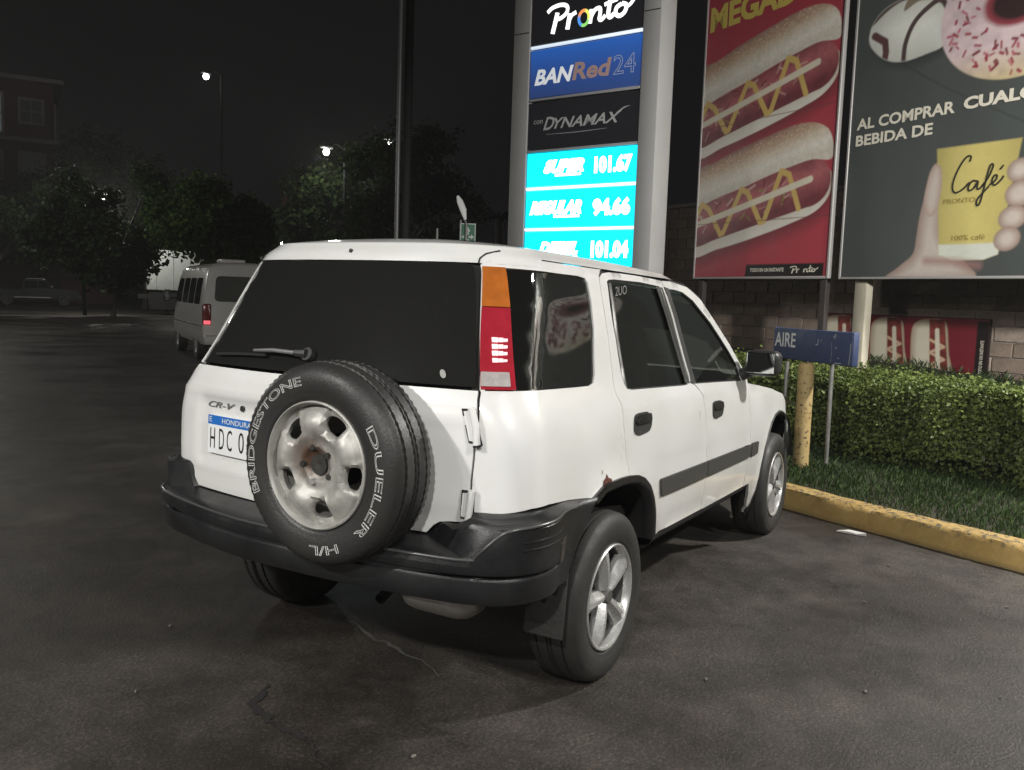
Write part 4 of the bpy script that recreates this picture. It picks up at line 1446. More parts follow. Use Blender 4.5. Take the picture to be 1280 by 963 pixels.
def steel_wheel(parent):
    """pressed steel disc with five rounded holes"""
    mb = MB()
    xo = .1025
    rim_prof = [(xo - .014, .2075), (xo - .001, .2075), (xo + .002, .203), (xo - .002, .199), (xo - .012, .196), (xo - .034, .190), (xo - .060, .181), (xo - .12, .178), (xo - .20, .20)]
    mb.lathe(rim_prof, 72)

    def depth(r_, a):
        # crown at mid radius, hub recessed
        d = -.026
        d += .022 * math.exp(-((r_ - .125) / .045) ** 2)
        d += .010 * math.exp(-((r_ - .058) / .012) ** 2)
        if r_ < .052: d -= .004
        s = math.cos(5 * (a - R(-82)))          # +1 at hole centre
        hd_ = max(abs(math.acos(max(-1, min(1, s)))) / 5 * .145, abs(r_ - .146)) if r_ > .09 else .1      # distance from the hole centre
        d -= .012 * (1 - sstep(.030, .040, hd_))
        d += .006 * math.exp(-((hd_ - .046) / .006) ** 2)
        d += .012 * sstep(-.2, .9, -s) * math.exp(-((r_ - .145) / .035) ** 2)
        if r_ > .178: d -= (r_ - .178) * .6
        return xo + d

    def fm(u, v, o=0.0):
        r_ = math.hypot(u, v); a = math.atan2(v, u)
        return Vector((depth(r_, a) + o, u, v))
    circ = [(.194 * math.cos(a), .194 * math.sin(a)) for a in np.linspace(0, 2 * np.pi, 73)[:-1]]
    hub = [(.030 * math.cos(a), .030 * math.sin(a)) for a in np.linspace(0, 2 * np.pi, 25)[:-1]]
    holes = [hub]
    for k in range(5):
        a0 = R(-90 + 8 + 72 * k)
        H = []
        for (da, r_) in ((-12, .126), (-14.5, .146), (-13, .166), (-5, .173), (5, .173), (13, .166), (14.5, .146), (12, .126), (6, .117), (-6, .117)):
            H.append((r_ * math.cos(a0 + R(da)), r_ * math.sin(a0 + R(da))))
        H = [tuple(p) for p in catmull(H, closed=True, n=4)]
        holes.append(H)
    V, T = cdt(circ, holes, .011, .009)
    b0 = len(mb.v)
    mb.v += [tuple(fm(u, v)) for u, v in V]
    ec = {}
    for t in T:
        a, b_, c_ = (V[i] for i in t)
        s = (b_[0] - a[0]) * (c_[1] - a[1]) - (b_[1] - a[1]) * (c_[0] - a[0])
        t = t if s > 0 else t[::-1]
        mb.f.append(tuple(i + b0 for i in t)); mb.m.append(0)
        for i in range(3): ec[(t[i], t[(i + 1) % 3])] = 1
    inner = {}
    for (a, b_) in list(ec):
        if (b_, a) not in ec and math.hypot(*V[a]) < .185:
            for q in (a, b_):
                if q not in inner:
                    u, v = V[q]; inner[q] = len(mb.v); mb.v.append(tuple(fm(u * 1.0, v * 1.0, -.016)))
            mb.f.append((b_ + b0, a + b0, inner[a], inner[b_])); mb.m.append(0)
    w = mb.build('steel_rim', M['steelrim'], parent, smooth=45, recalc=False)
    hb = MB(); hb.lathe([(xo - .05, .036), (xo - .030, .036), (xo - .022, .033), (xo - .022, .020), (xo - .026, .0005)], 28); hb.build('hub_bore', M['alloy_dark'], w, smooth=40)
    for k in range(5):
        a = R(90 + 20 + 72 * k)
        nn = MB(); hx = .0115
        y_, z_ = .058 * math.cos(a), .058 * math.sin(a)
        nn.tube([(xo - .03, y_, z_), (xo - .006 if k in (1, 2, 4) else xo - .012, y_, z_)], [hx, hx * .9], 6)
        nn.build('wheel_nut', M['alloy_dark'] if k not in (2,) else M['alloy'], w)
    return w


m, nt, b = new_mat('rusty_silver_steel')
tc = nt.nodes.new('ShaderNodeTexCoord')
n1 = noise_node(nt, tc, 26, 6, .7); n2 = noise_node(nt, tc, 9, 5, .6)
c1 = ramp(nt, n2.outputs['Fac'], [(.35, (.29, .283, .262)), (.6, (.45, .44, .412))])
ln_ = nt.nodes.new('ShaderNodeVectorMath'); ln_.operation = 'DISTANCE'; nt.links.new(tc.outputs['Object'], ln_.inputs[0]); ln_.inputs[1].default_value = (.08, -.030, .020)
mr = nt.nodes.new('ShaderNodeMapRange'); mr.inputs['From Min'].default_value = .115; mr.inputs['From Max'].default_value = .030; nt.links.new(ln_.outputs['Value'], mr.inputs['Value'])
ml = nt.nodes.new('ShaderNodeMath'); ml.operation = 'MULTIPLY_ADD'; ml.inputs[1].default_value = 1.5; nt.links.new(mr.outputs[0], ml.inputs[0])
sb = nt.nodes.new('ShaderNodeMath'); sb.operation = 'MULTIPLY_ADD'; sb.inputs[1].default_value = 2.6; sb.inputs[2].default_value = -1.25; nt.links.new(n1.outputs['Fac'], sb.inputs[0]); nt.links.new(sb.outputs[0], ml.inputs[2])
ml.use_clamp = True
mr2 = nt.nodes.new('ShaderNodeMath'); mr2.operation = 'MULTIPLY'; mr2.use_clamp = True; nt.links.new(ml.outputs[0], mr2.inputs[0]); nt.links.new(mr.outputs[0], mr2.inputs[1])
cc = mixc(nt, mr2.outputs[0], c1.outputs[0], (.085, .048, .030))
n3 = ramp(nt, n1.outputs['Fac'], [(.60, (0, 0, 0)), (.72, (.8, .8, .8))])
cc = mixc(nt, n3.outputs[0], cc, (.17, .13, .10))
nt.links.new(cc, b.inputs['Base Color']); b.inputs['Roughness'].default_value = .45; b.inputs['Metallic'].default_value = .25
M['steelrim'] = m


def alloy_rim(parent):
    mb = MB(); xo = .1025
    mb.lathe([(xo - .016, .2075), (xo - .002, .2075), (xo + .002, .203), (xo - .002, .196), (xo - .014, .190), (xo - .03, .187)], 64)
    # five wide spokes, each with a crisp centre ridge
    for k in range(5):
        a0 = R(90 + 14 + 72 * k)
        st = []
        for r_, hw, xr_, xe in ((.030, .024, -.012, -.034), (.060, .029, -.006, -.034), (.100, .031, -.002, -.032), (.150, .037, -.001, -.030), (.180, .048, -.004, -.024), (.192, .060, -.010, -.022)):
            ring = []
            for (w_k, xx) in ((-1.0, xe - .022), (-1.0, xe), (-.25, xr_), (.25, xr_), (1.0, xe), (1.0, xe - .022)):
                y_ = r_; t_ = w_k * hw
                ca, sa = math.cos(a0), math.sin(a0)
                ring.append((xo + xx, y_ * ca - t_ * sa, y_ * sa + t_ * ca))
            st.append(ring)
        b0 = [p for r_ in st for p in r_]
        mb.add(b0, [(i * 6 + j, i * 6 + j + 1, (i + 1) * 6 + j + 1, (i + 1) * 6 + j) for i in range(5) for j in range(5)])
    w = mb.build('alloy_rim', M['alloy'], parent, smooth=25)
    hb = MB(); hb.lathe([(xo - .05, .033), (xo - .012, .031), (xo - .006, .026), (xo - .005, .0005)], 28); hb.build('hub_cap', M['barrel'], w, smooth=40)
    ba = MB(); ba.lathe([(xo - .03, .187), (xo - .06, .180), (xo - .17, .175), (xo - .20, .20)], 64); ba.build('barrel', M['barrel'], w, smooth=40)
    br = MB(); br.lathe([(xo - .075, .0), (xo - .075, .150), (xo - .09, .155)], 36); br.build('brake_disc', M['brake'], w, smooth=40)
    return w


def wheel(name, loc, rot, mt, rim, parent=CAR):
    e = empty(name, Vector(loc) - world_loc(parent), parent=parent)
    e.rotation_euler = rot
    mb = MB(); tyre_mesh(mb)
    t = mb.build('tyre', mt, e, smooth=40)
    rim(e)
    return e, t


ROT_R = (0, 0, R(-90)); ROT_L = (0, 0, R(90))
proto, _t = wheel('wheel', (0.0, -.765, .326), ROT_R, M['rubber'], alloy_rim)


def copy_part(o, parent):
    c_ = o.copy(); COL.objects.link(c_); c_.parent = parent
    for ch in list(o.children): copy_part(ch, c_)
    return c_


for loc, rot, sp_ in (((2.62, -.757, .326), (R(23), 0, R(-90)), 0), ((0.0, .735, .326), (R(11), 0, R(90)), 0), ((2.62, .735, .326), (R(40), 0, R(90)), 0)):
    w = proto.copy(); COL.objects.link(w); w.parent = CAR
    w.location = Vector(loc) - world_loc(CAR); w.rotation_mode = 'XYZ'
    w.rotation_euler = (0, rot[0] if False else 0, rot[2])
    for ch in list(proto.children):
        cc_ = copy_part(ch, w)
        if cc_.name.startswith('alloy_rim'): cc_.rotation_euler = (rot[0], 0, 0)

spare, spt = wheel('spare_wheel', (-.8975, -.255, .915), (0, 0, R(180)), M['wetrubber'], steel_wheel)
# white outlined lettering on the side wall
M['tyreletter'] = mat('white_outline_letters', (.62, .62, .60), .7, var=.35, vscale=40)


def add_arc(name, body, a0, a1, r_=.272, h=.030, bold=.012):
    out, fs = bent_text(body, r_, a0, a1, .1098, h, outline=.020)
    mb = MB(); mb.add(out, fs)
    mb.build(name, M['tyreletter'], spt, recalc=False)


# seen from behind the viewer's right is the wheel's local +y after the half turn
add_arc('tyre_lettering', 'BRIDGESTONE', 206, 101)
add_arc('tyre_lettering', 'DUELER', 33, -48)
add_arc('tyre_lettering', 'H/L', -66, -92)
mt_ = WB(); mt_.tube([(-.80, -.255, .915), (-.86, -.255, .915)], .09, 20); mt_.build('spare_bracket', M['under'], CAR, smooth=40)
# ================================================================ PRICE SIGN TOWER
M['pillar'] = mat('grey_sign_cladding', (0.30, 0.295, 0.29), 0.5, var=.08, vscale=1.5, rvar=.08)
M['signframe'] = mat('sign_frame_steel', (0.42, 0.42, 0.43), 0.4, metal=.3)
M['signblack'] = mat('black_acrylic', (0.014, 0.014, 0.016), 0.22, emit=(.02, .02, .024), estr=.25)
M['litwhite'] = mat('lit_white', (.8, .8, .8), .4, emit=(1, 1, 1), estr=1.25)
M['litwhite_hot'] = mat('lit_white_prices', (.8, .8, .8), .4, emit=(.93, 1, 1), estr=2.6)
M['cyan'] = mat('lit_cyan_acrylic', (.02, .45, .60), .3, emit=(0.0, .76, 1.0), estr=1.25)
M['dullwhite'] = mat('unlit_white_vinyl', (.40, .40, .40), .5)
M['tubewhite'] = mat('light_gap', (.8, .8, .8), .4, emit=(.75, .88, 1), estr=.75)

m, nt, b = new_mat('backlit_blue_acrylic')
tc = nt.nodes.new('ShaderNodeTexCoord')
sx = nt.nodes.new('ShaderNodeSeparateXYZ'); nt.links.new(tc.outputs['Generated'], sx.inputs[0])
r_ = ramp(nt, sx.outputs['Z'], [(0.0, (.020, .034, .095)), (.45, (.020, .052, .20)), (1.0, (.018, .105, .42))])
nt.links.new(r_.outputs[0], b.inputs['Emission Color']); b.inputs['Emission Strength'].default_value = .75
b.inputs['Base Color'].default_value = (.02, .06, .22, 1); b.inputs['Roughness'].default_value = .3
M['bluelit'] = m

TW = empty('price_sign', (6.217, 2.374, .14), 'tall grey price sign tower with lit cyan price panels above the car roof', 'sign', rz=R(84 + 90 + 90))
# local frame: +x to the viewer's right, -y toward the viewer
SX = lambda s: s - .80 + 0.0       # sign coordinate (0 at the left edge of the panels) to local x


def sp(u, z, o=0.0):               # u right from the panels' left edge, z world height, o proud of the face
    return (SX(u), -o, z - .14)


for u0, u1 in ((-.245, -.005), (1.505, 1.725)):
    mb = MB(); mb.bbox((SX((u0 + u1) / 2), .14, 2.95), (u1 - u0, .36, 5.9), .012, 2)
    po = mb.build('pillar', M['pillar'], TW, smooth=40)
    sm_ = MB(); sm_.box((SX((u0 + u1) / 2), -.0405, 4.47), (u1 - u0 - .03, .003, .012)); sm_.build('cladding_joint', M['gap'], po)
bk = MB(); bk.box((SX(.75), .16, 2.95), (1.50, .22, 5.8)); bk.build('sign_core', M['under'], TW)


def sign_panel(z0, z1, mt, name='sign_panel', bar=None):
    mb = MB(); mb.bbox((SX(.752), .0, (z0 + z1) / 2 - .14), (1.49, .05, z1 - z0), .006, 1)
    o = mb.build(name, mt, TW, smooth=40)
    if bar:
        bb = MB(); bb.bbox((SX(.752), -.012, z0 - .022 - .14), (1.495, .04, .030), .005, 1); bb.build('divider_bar', bar, o, smooth=40)
    return o


def sign_text(parent, body, x0, x1, z0, z1, mt, o=.0275, name='lettering', **kw):
    q, fs = fit_text(body, x0, x1, z0, z1, **kw)
    mb = MB(); mb.add([sp(u, v, o) for u, v in q], fs)
    return mb.build(name, mt, parent, recalc=False)


p1 = sign_panel(4.45, 5.35, M['signblack'], bar=M['tubewhite'])
p2 = sign_panel(3.84, 4.395, M['bluelit'], bar=M['signframe'])
p3 = sign_panel(3.24, 3.785, M['signblack'], bar=M['signframe'])
p4 = sign_panel(2.80, 3.195, M['cyan'], bar=M['litwhite'])
p5 = sign_panel(2.315, 2.755, M['cyan'], bar=M['litwhite'])
p6 = sign_panel(1.86, 2.27, M['cyan'])
p7 = sign_panel(.40, 1.82, M['pillar'])
# script word on the top panel, drawn as brush strokes
fn = lambda u, v: sp(u, v, .029)
LW = .058
SCRIPT = [[(1, [(.37, 4.78), (.345, 4.68), (.31, 4.55)]), (.8, [(.23, 4.80), (.30, 4.845), (.42, 4.86), (.50, 4.83), (.50, 4.765), (.43, 4.715), (.355, 4.705)])],
          [(1, [(.545, 4.745), (.53, 4.66), (.515, 4.57)]), (.8, [(.53, 4.66), (.57, 4.72), (.63, 4.745)])],
          [(1, [(.835, 4.745), (.825, 4.67), (.815, 4.59)]), (.8, [(.83, 4.66), (.88, 4.73), (.94, 4.74), (.95, 4.69), (.94, 4.625), (.97, 4.61), (1.02, 4.65)])],
          [(.9, [(1.085, 4.90), (1.07, 4.78), (1.055, 4.66), (1.08, 4.62), (1.13, 4.65)]), (.75, [(1.0, 4.765), (1.08, 4.785), (1.17, 4.80)])],
          [(.85, [(1.22, 4.74), (1.16, 4.71), (1.15, 4.65), (1.20, 4.615), (1.265, 4.65), (1.28, 4.72), (1.22, 4.745)]), (.7, [(1.27, 4.70), (1.33, 4.72), (1.40, 4.80)])]]


def script_word(fmap, lw, mt, parent):
    for letter in SCRIPT:
        mb = MB()
        for w_, pts in letter: stroke(mb, pts, lw * w_, fmap)
        mb.build('script_letter', mt, parent, recalc=False)


script_word(fn, LW, M['litwhite'], p1)
for k, colr in enumerate([(.9, .30, .10), (.75, .80, .15), (.25, .65, .15), (.08, .28, .75)]):
    a0 = R([170, 80, -20, -110][k]); pts = [(.735 + .066 * math.cos(a), 4.665 + .082 * math.sin(a)) for a in np.linspace(a0, a0 - R(96), 7)]
    sg_ = MB(); stroke(sg_, pts, .036, lambda u, v: sp(u, v, .030)); sg_.build('ring_segment', mat('lit_ring', colr, .4, emit=colr, estr=.9), p1, recalc=False)
M['vinylwhite'] = mat('backlit_white_letters', (.7, .7, .7), .5, emit=(.8, .85, .9), estr=.42)
M['vinylbrown'] = mat('faded_red_letters', (.30, .20, .18), .5, emit=(.33, .22, .21), estr=.30)
M['vinylgrey'] = mat('outlined_digits', (.40, .42, .45), .5, emit=(.4, .45, .55), estr=.30)
sign_text(p2, 'BAN', .075, .62, 3.985, 4.165, M['vinylwhite'], bold=.035, shear=.25)
sign_text(p2, 'Red', .605, 1.125, 3.985, 4.185, M['vinylbrown'], bold=.032, shear=.15)
sign_text(p2, '24', 1.15, 1.43, 3.985, 4.195, M['vinylgrey'], outline=.012)
sign_text(p3, 'con', .085, .215, 3.535, 3.58, M['dullwhite'], shear=.2)
sign_text(p3, 'D', .225, .385, 3.455, 3.605, M['dullwhite'], shear=.35, bold=.02)
sign_text(p3, 'YNAMAX', .375, 1.28, 3.462, 3.585, M['dullwhite'], shear=.35, bold=.02)
fl = MB(); stroke(fl, [(1.22, 3.56), (1.31, 3.615), (1.385, 3.63)], [.022, .014, .004], fn); stroke(fl, [(.27, 3.405), (.7, 3.40), (1.10, 3.41)], [.003, .007, .003], fn)
fl.build('lettering_swash', M['dullwhite'], p3, recalc=False)
for pnl, w_, bx, pr, z0, z1 in ((p4, 'SUPER', (.25, .82), '101.67', 2.91, 3.11), (p5, 'REGULAR', (.07, .81), '94.66', 2.43, 2.635), (p6, 'DIESEL', (.22, .78), '101.04', 1.955, 2.155)):
    sign_text(pnl, w_, bx[0], bx[1], z0 + .035, z1 - .005, M['litwhite_hot'], bold=.085, shear=.35)
    sign_text(pnl, pr, .955, 1.445, z0, z1, M['litwhite_hot'], bold=.062)
    us = MB(); us.box((SX(.60), -.029, z0 + .012 - .14), (.36, .002, .028)); us.build('underline', M['litwhite_hot'], pnl)


# ================================================================ PRINTED BANNERS
def srgb(c):
    c = np.asarray(c, float) / 255.0
    return np.where(c <= .04045, c / 12.92, ((c + .055) / 1.055) ** 2.4)


class Canvas:
    """flat print painted into the vertex colours of a fine sheet"""
    def __init__(s, w, z0, z1, step):
        s.nx = int(w / step) + 1; s.nz = int((z1 - z0) / step) + 1
        s.u = np.linspace(0, w, s.nx); s.z = np.linspace(z0, z1, s.nz)
        s.U, s.Z = np.meshgrid(s.u, s.z)
        s.img = np.zeros((s.nz, s.nx, 3)); s.step = step

    def fill(s, c): s.img[:] = srgb(c)

    def blend(s, mask, c):
        col = srgb(c) if not isinstance(c, np.ndarray) or c.ndim == 1 else c
        s.img = s.img * (1 - mask[..., None]) + col * mask[..., None]

    def sd(s, d, soft=None):          # signed distance (inside negative) to coverage
        k = soft or s.step
        return np.clip(.5 - d / (2 * k), 0, 1)

    def poly(s, pts, c, soft=None):
        s.blend(s.sd(s.polyd(pts), soft), c)

    def polyd(s, pts):
        P = np.array(pts, float); n = len(P)
        d = np.full(s.U.shape, 1e9); ins = np.zeros(s.U.shape, bool)
        for i in range(n):
            a, b_ = P[i], P[(i + 1) % n]
            d = np.minimum(d, s.segd(a, b_))
            c1 = ((a[1] > s.Z) != (b_[1] > s.Z))
            with np.errstate(divide='ignore', invalid='ignore'):
                xx = (b_[0] - a[0]) * (s.Z - a[1]) / (b_[1] - a[1] if b_[1] != a[1] else 1e-9) + a[0]
            ins ^= c1 & (s.U < xx)
        return np.where(ins, -d, d)

    def segd(s, a, b_):
        ex, ez = b_[0] - a[0], b_[1] - a[1]
        t = np.clip(((s.U - a[0]) * ex + (s.Z - a[1]) * ez) / (ex * ex + ez * ez + 1e-12), 0, 1)
        return np.hypot(s.U - a[0] - t * ex, s.Z - a[1] - t * ez)

    def line(s, pts, w, c, soft=None):
        d = np.full(s.U.shape, 1e9)
        for a, b_ in zip(pts, pts[1:]): d = np.minimum(d, s.segd(a, b_))
        s.blend(s.sd(d - w / 2, soft), c)

    def noise(s, scale, seed=0):
        r_ = np.random.default_rng(seed)
        gx, gz = int(s.u[-1] / scale) + 3, int((s.z[-1] - s.z[0]) / scale) + 3
        G = r_.uniform(0, 1, (gz, gx))
        x = s.U / scale; z = (s.Z - s.z[0]) / scale
        i, j = x.astype(int), z.astype(int); fx, fz = x - i, z - j
        fx, fz = fx * fx * (3 - 2 * fx), fz * fz * (3 - 2 * fz)
        return (G[j, i] * (1 - fx) + G[j, i + 1] * fx) * (1 - fz) + (G[j + 1, i] * (1 - fx) + G[j + 1, i + 1] * fx) * fz

    def build(s, name, fn, mt, parent):
        X = np.array([fn(0, 0)]); a = np.array(fn(0, s.z[0])); b_ = np.array(fn(1, s.z[0])); c = np.array(fn(0, s.z[0] + 1))
        V = a[None, None, :] + (b_ - a)[None, None, :] * s.U[..., None] + (c - a)[None, None, :] * (s.Z - s.z[0])[..., None]
        idx = np.arange(s.nx * s.nz).reshape(s.nz, s.nx)
        F = np.stack([idx[:-1, :-1], idx[:-1, 1:], idx[1:, 1:], idx[1:, :-1]], -1).reshape(-1)
        o = np_mesh(name, V.reshape(-1, 3), F, 4, mt, None, parent)
        at = o.data.color_attributes.new('print', 'FLOAT_COLOR', 'POINT')
        col = np.ones((s.nx * s.nz, 4), np.float32); col[:, :3] = s.img.reshape(-1, 3)
        at.data.foreach_set('color', col.ravel())
        return o


m, nt, b = new_mat('printed_vinyl')
at = nt.nodes.new('ShaderNodeAttribute'); at.attribute_name = 'print'
nt.links.new(at.outputs['Color'], b.inputs['Base Color'])
b.inputs['Roughness'].default_value = .36; b.inputs['Specular IOR Level'].default_value = .5
tc = nt.nodes.new('ShaderNodeTexCoord'); nz = noise_node(nt, tc, 1.3, 3, .5)
bp = nt.nodes.new('ShaderNodeBump'); bp.inputs['Strength'].default_value = .22; bp.inputs['Distance'].default_value = .06
nt.links.new(nz.outputs['Fac'], bp.inputs['Height']); nt.links.new(bp.outputs['Normal'], b.inputs['Normal'])
M['vinyl'] = m

CREAM = (224, 212, 188)


def hot_dog(cv, o, L=2.48, seed=1):
    """one loaded hot dog; o shifts the drawing down; measured points of the upper one"""
    sh = lambda pts: [(u, z + o) for u, z in pts]
    low = catmull(sh([(-.1, 4.30), (-.1, 3.60), (.45, 3.67), (1.0, 3.77), (1.5, 3.88), (1.85, 3.97), (2.2, 4.08), (2.40, 4.25), (2.44, 4.45), (2.36, 4.58), (2.0, 4.5)]), True, 5)
    # soft shade printed under the bun
    cv.blend(cv.sd(cv.polyd([(u + .03, z - .12) for u, z in low]), .09) * .75, (112, 46, 54))
    d = cv.polyd(low)
    tone = np.clip((cv.Z - (3.62 + o + cv.U * .2)) / .35, 0, 1)
    col = srgb((230, 224, 212)) * (1 - tone[..., None]) + srgb((200, 186, 168)) * tone[..., None]
    cv.blend(cv.sd(d), col)
    # sausage with salad beside it
    sa = catmull(sh([(-.1, 4.28), (.5, 4.40), (1.1, 4.53), (1.76, 4.69), (2.1, 4.73), (2.33, 4.66), (2.42, 4.47), (2.36, 4.28), (2.2, 4.17), (1.95, 4.12), (1.0, 3.93), (.45, 3.82), (-.1, 3.74)]), True, 5)
    d = cv.polyd(sa)
    ax = (cv.Z - (4.02 + o + cv.U * .22)) / .26
    tone = np.clip(1 - np.abs(ax - .25) * .9, 0, 1)
    n_ = cv.noise(.05, seed) * .5 + cv.noise(.11, seed + 5) * .5
    col = srgb((118, 54, 62)) * (1 - tone[..., None]) + srgb((178, 100, 104)) * tone[..., None]
    col = col * (.75 + .5 * n_[..., None])
    cv.blend(cv.sd(d), col)
    # chopped onion and salad pieces
    r_ = np.random.default_rng(seed)
    for _ in range(46):
        u = r_.uniform(0, 1.95); q = r_.uniform(-.20, .24); z = 4.03 + o + u * .225 + q
        a = r_.uniform(-.9, 1.4); l_ = r_.uniform(.03, .09)
        c_ = [(196, 150, 140), (150, 60, 66), (205, 170, 160), (120, 40, 46), (140, 130, 70)][r_.integers(5)]
        cv.line([(u - l_ * math.cos(a), z - l_ * math.sin(a)), (u + l_ * math.cos(a), z + l_ * math.sin(a))], r_.uniform(.012, .03), c_)
    # top bun
    tb = catmull(sh([(-.1, 4.82), (.3, 4.90), (.66, 5.00), (1.17, 5.10), (1.72, 5.19), (2.1, 5.18), (2.34, 5.06), (2.43, 4.85), (2.40, 4.70), (2.1, 4.73), (1.76, 4.68), (1.35, 4.60), (.93, 4.50), (.45, 4.41), (-.1, 4.32)]), True, 5)
    d = cv.polyd(tb)
    h = np.clip((cv.Z - (4.36 + o + cv.U * .20)) / .50, 0, 1)
    n_ = cv.noise(.03, seed + 9)
    col = np.zeros(cv.U.shape + (3,))
    for k in range(3):
        col[..., k] = np.interp(h, [0, .25, .5, .72, .9, 1], [srgb(c)[k] for c in ((216, 208, 194), (230, 224, 212), (216, 202, 182), (190, 160, 134), (176, 142, 120), (156, 120, 106))])
    cv.blend(cv.sd(d), col * (.92 + .16 * n_[..., None]))
    for _ in range(300):                     # sesame seeds
        u = r_.uniform(0, 2.35); q = r_.uniform(.48, .98); z = 4.36 + o + u * .20 + q * .50
        dd = np.hypot(cv.U - u, (cv.Z - z) * 1.5)
        cv.blend(np.clip(1 - dd / .014, 0, 1) * cv.sd(d) * .8, (236, 224, 206))
    # mustard zig-zag and cheese strip
    cv.line(sh([(-.05, 4.10), (.09, 4.33), (.24, 4.24), (.50, 3.88), (.56, 3.90), (.88, 4.47), (1.0, 4.42), (1.27, 4.0), (1.34, 4.02), (1.60, 4.64), (1.74, 4.58), (1.93, 4.14)]), .078, (212, 180, 104))
    cv.line(sh([(-.05, 4.03), (.7, 4.185), (1.4, 4.335), (2.1, 4.49)]), .085, (226, 216, 194))


def banner(name, s0, w, z0, z1, label, plane_p=BP, plane_d=BD, plane_n=BN, ang=59, thick=.05):
    base = plane_p + plane_d * s0
    e = empty(name, tuple(base), label, 'banner', rz=R(ang + 180))
    # local: +x to viewer's right, +y away? (face toward -y rotated): use fn
    fn = lambda u, z, o=0.0: (u, -o, z)
    return e, fn


# rotation: local +x = -D (viewer's right); local -y must be N: check sign at build time
HB, hfn0 = banner('hot_dog_banner', 1.0, 2.46, 1.86, 6.0, 'tall red banner showing two stacked hot dogs beside the sign tower')
cv = Canvas(2.46, 1.86, 5.95, .0085)
cv.fill((172, 62, 74))
cv.blend(np.clip((cv.Z - 4.9) / 1.0, 0, 1) * .5, (140, 46, 56))
hot_dog(cv, -1.42, seed=3)
hot_dog(cv, 0.0, seed=8)
cv.poly([(1.04, 1.86), (2.40, 1.86), (2.40, 2.025), (1.06, 2.025)], (24, 22, 23))
face = lambda u, z, o=0.0: (u, o, z)


def sheet(cvs, parent, name='printed_sheet'):
    return cvs.build(name, lambda u, z: (u, -.028, z), M['vinyl'], parent)


def frame_box(parent, w, z0, z1, mt, back=True):
    fb = MB(); fb.box((w / 2, 0, (z0 + z1) / 2), (w, .05, z1 - z0 - .004)); fb.build('backing_board', M['under'], parent)
    fr = MB()
    for u in (-.012, w + .012): fr.bbox((u, -.005, (z0 + z1) / 2), (.03, .07, z1 - z0 + .05), .005, 1)
    for z in (z0 - .012, z1 + .012): fr.bbox((w / 2, -.005, z), (w - .012, .066, .03), .005, 1)
    fr.build('frame', mt, parent, smooth=40)


M['paleframe'] = mat('galvanised_frame', (.42, .40, .39), .5, metal=.3)
for z in (5.47, 3.97, 2.62): cv.line([(0, z), (2.46, z - .02)], .008, (110, 60, 62))          # joins of the vinyl strips
cv.img *= (.93 + .14 * (cv.noise(.9, 31) * .6 + cv.noise(.018, 32) * .4))[..., None]
frame_box(HB, 2.46, 1.86, 5.95, M['paleframe'])
sh_ = sheet(cv, HB)
M['printyellow'] = mat('yellow_print', tuple(srgb((208, 186, 88))), .45)
M['printcream'] = mat('cream_print', tuple(srgb((222, 216, 200))), .45)


def flat_text(parent, body, x0, x1, z0, z1, mt, name='lettering', o=.0315, **kw):
    q, fs = fit_text(body, x0, x1, z0, z1, **kw)
    if 'slope' in kw: pass
    mb = MB(); mb.add([(u, -o, v) for u, v in q], fs)
    return mb.build(name, mt, parent, recalc=False)


flat_text(sh_, 'MEGADOG', .06, 2.44, 5.31, 5.66, M['printyellow'], bold=.045)
flat_text(sh_, 'TODO EN UN INSTANTE', 1.14, 1.75, 1.925, 1.975, M['printcream'], bold=.03)


def pronto_small(parent, x0, x1, z0, z1, o=.0315):
    script_word(lambda u, v: (x0 + (u - .23) / 1.17 * (x1 - x0), -o, z0 + (v - 4.55) / .35 * (z1 - z0)), .055, M['printcream'], parent)


pronto_small(sh_, 1.86, 2.32, 1.90, 2.00)
for u_ in (.08, 2.36):
    pp = MB(); pp.bbox((u_, .07, 2.9), (.10, .08, 5.9), .01, 1); pp.build('post', mat('dark_steel_post', (.045, .038, .035), .6), HB, smooth=40)

# coffee banner
CBN, _ = banner('coffee_banner', -1.67, 4.6, 1.85, 5.6, 'wide dark grey banner with doughnuts and a hand holding a yellow coffee cup')
CW = 4.6
cv = Canvas(CW, 1.85, 5.6, .0095)
cv.fill((66, 70, 69))
g_ = np.exp(-((cv.U - .9) / 1.3) ** 2 - ((cv.Z - 3.25) / .28) ** 2)
cv.blend(np.clip(cv.noise(.5, 3) * .25 + .08, 0, 1), (92, 98, 96))
# white doughnut with dark stripes
wd = catmull([(.18, 4.66), (.20, 4.50), (.40, 4.31), (.65, 4.23), (.95, 4.25), (1.16, 4.30), (1.26, 4.50), (1.24, 4.72), (1.10, 4.86), (.80, 4.93), (.45, 4.90), (.26, 4.80)], True, 6)
d = cv.polyd(wd); cv.blend(cv.sd([0] and cv.polyd([(u + .04, z - .07) for u, z in wd]), .06) * .6, (40, 42, 42))
tone = np.clip(-d / .3, 0, 1)
cv.blend(cv.sd(d), srgb((196, 196, 188)) * (1 - tone[..., None]) + srgb((228, 228, 220)) * tone[..., None])
wmask = cv.sd(d + .004)
sv = cv.img.copy()
cv.line([(.25, 4.60), (.40, 4.50), (.42, 4.38), (.40, 4.24)], .085, (92, 62, 62))
cv.line(catmull([(.66, 4.22), (.67, 4.42), (.76, 4.62), (.92, 4.74), (1.08, 4.78), (1.2, 4.60)], False, 5), .06, (78, 62, 60))
cv.line(catmull([(.20, 4.74), (.40, 4.86), (.62, 4.92), (.9, 4.86), (1.08, 4.80)], False, 5), .05, (96, 80, 76))
cv.poly(catmull([(.62, 4.78), (.80, 4.84), (.98, 4.82), (.92, 4.92), (.7, 4.93)], True, 4), (130, 118, 100))
cv.img = sv * (1 - wmask[..., None]) + cv.img * wmask[..., None]


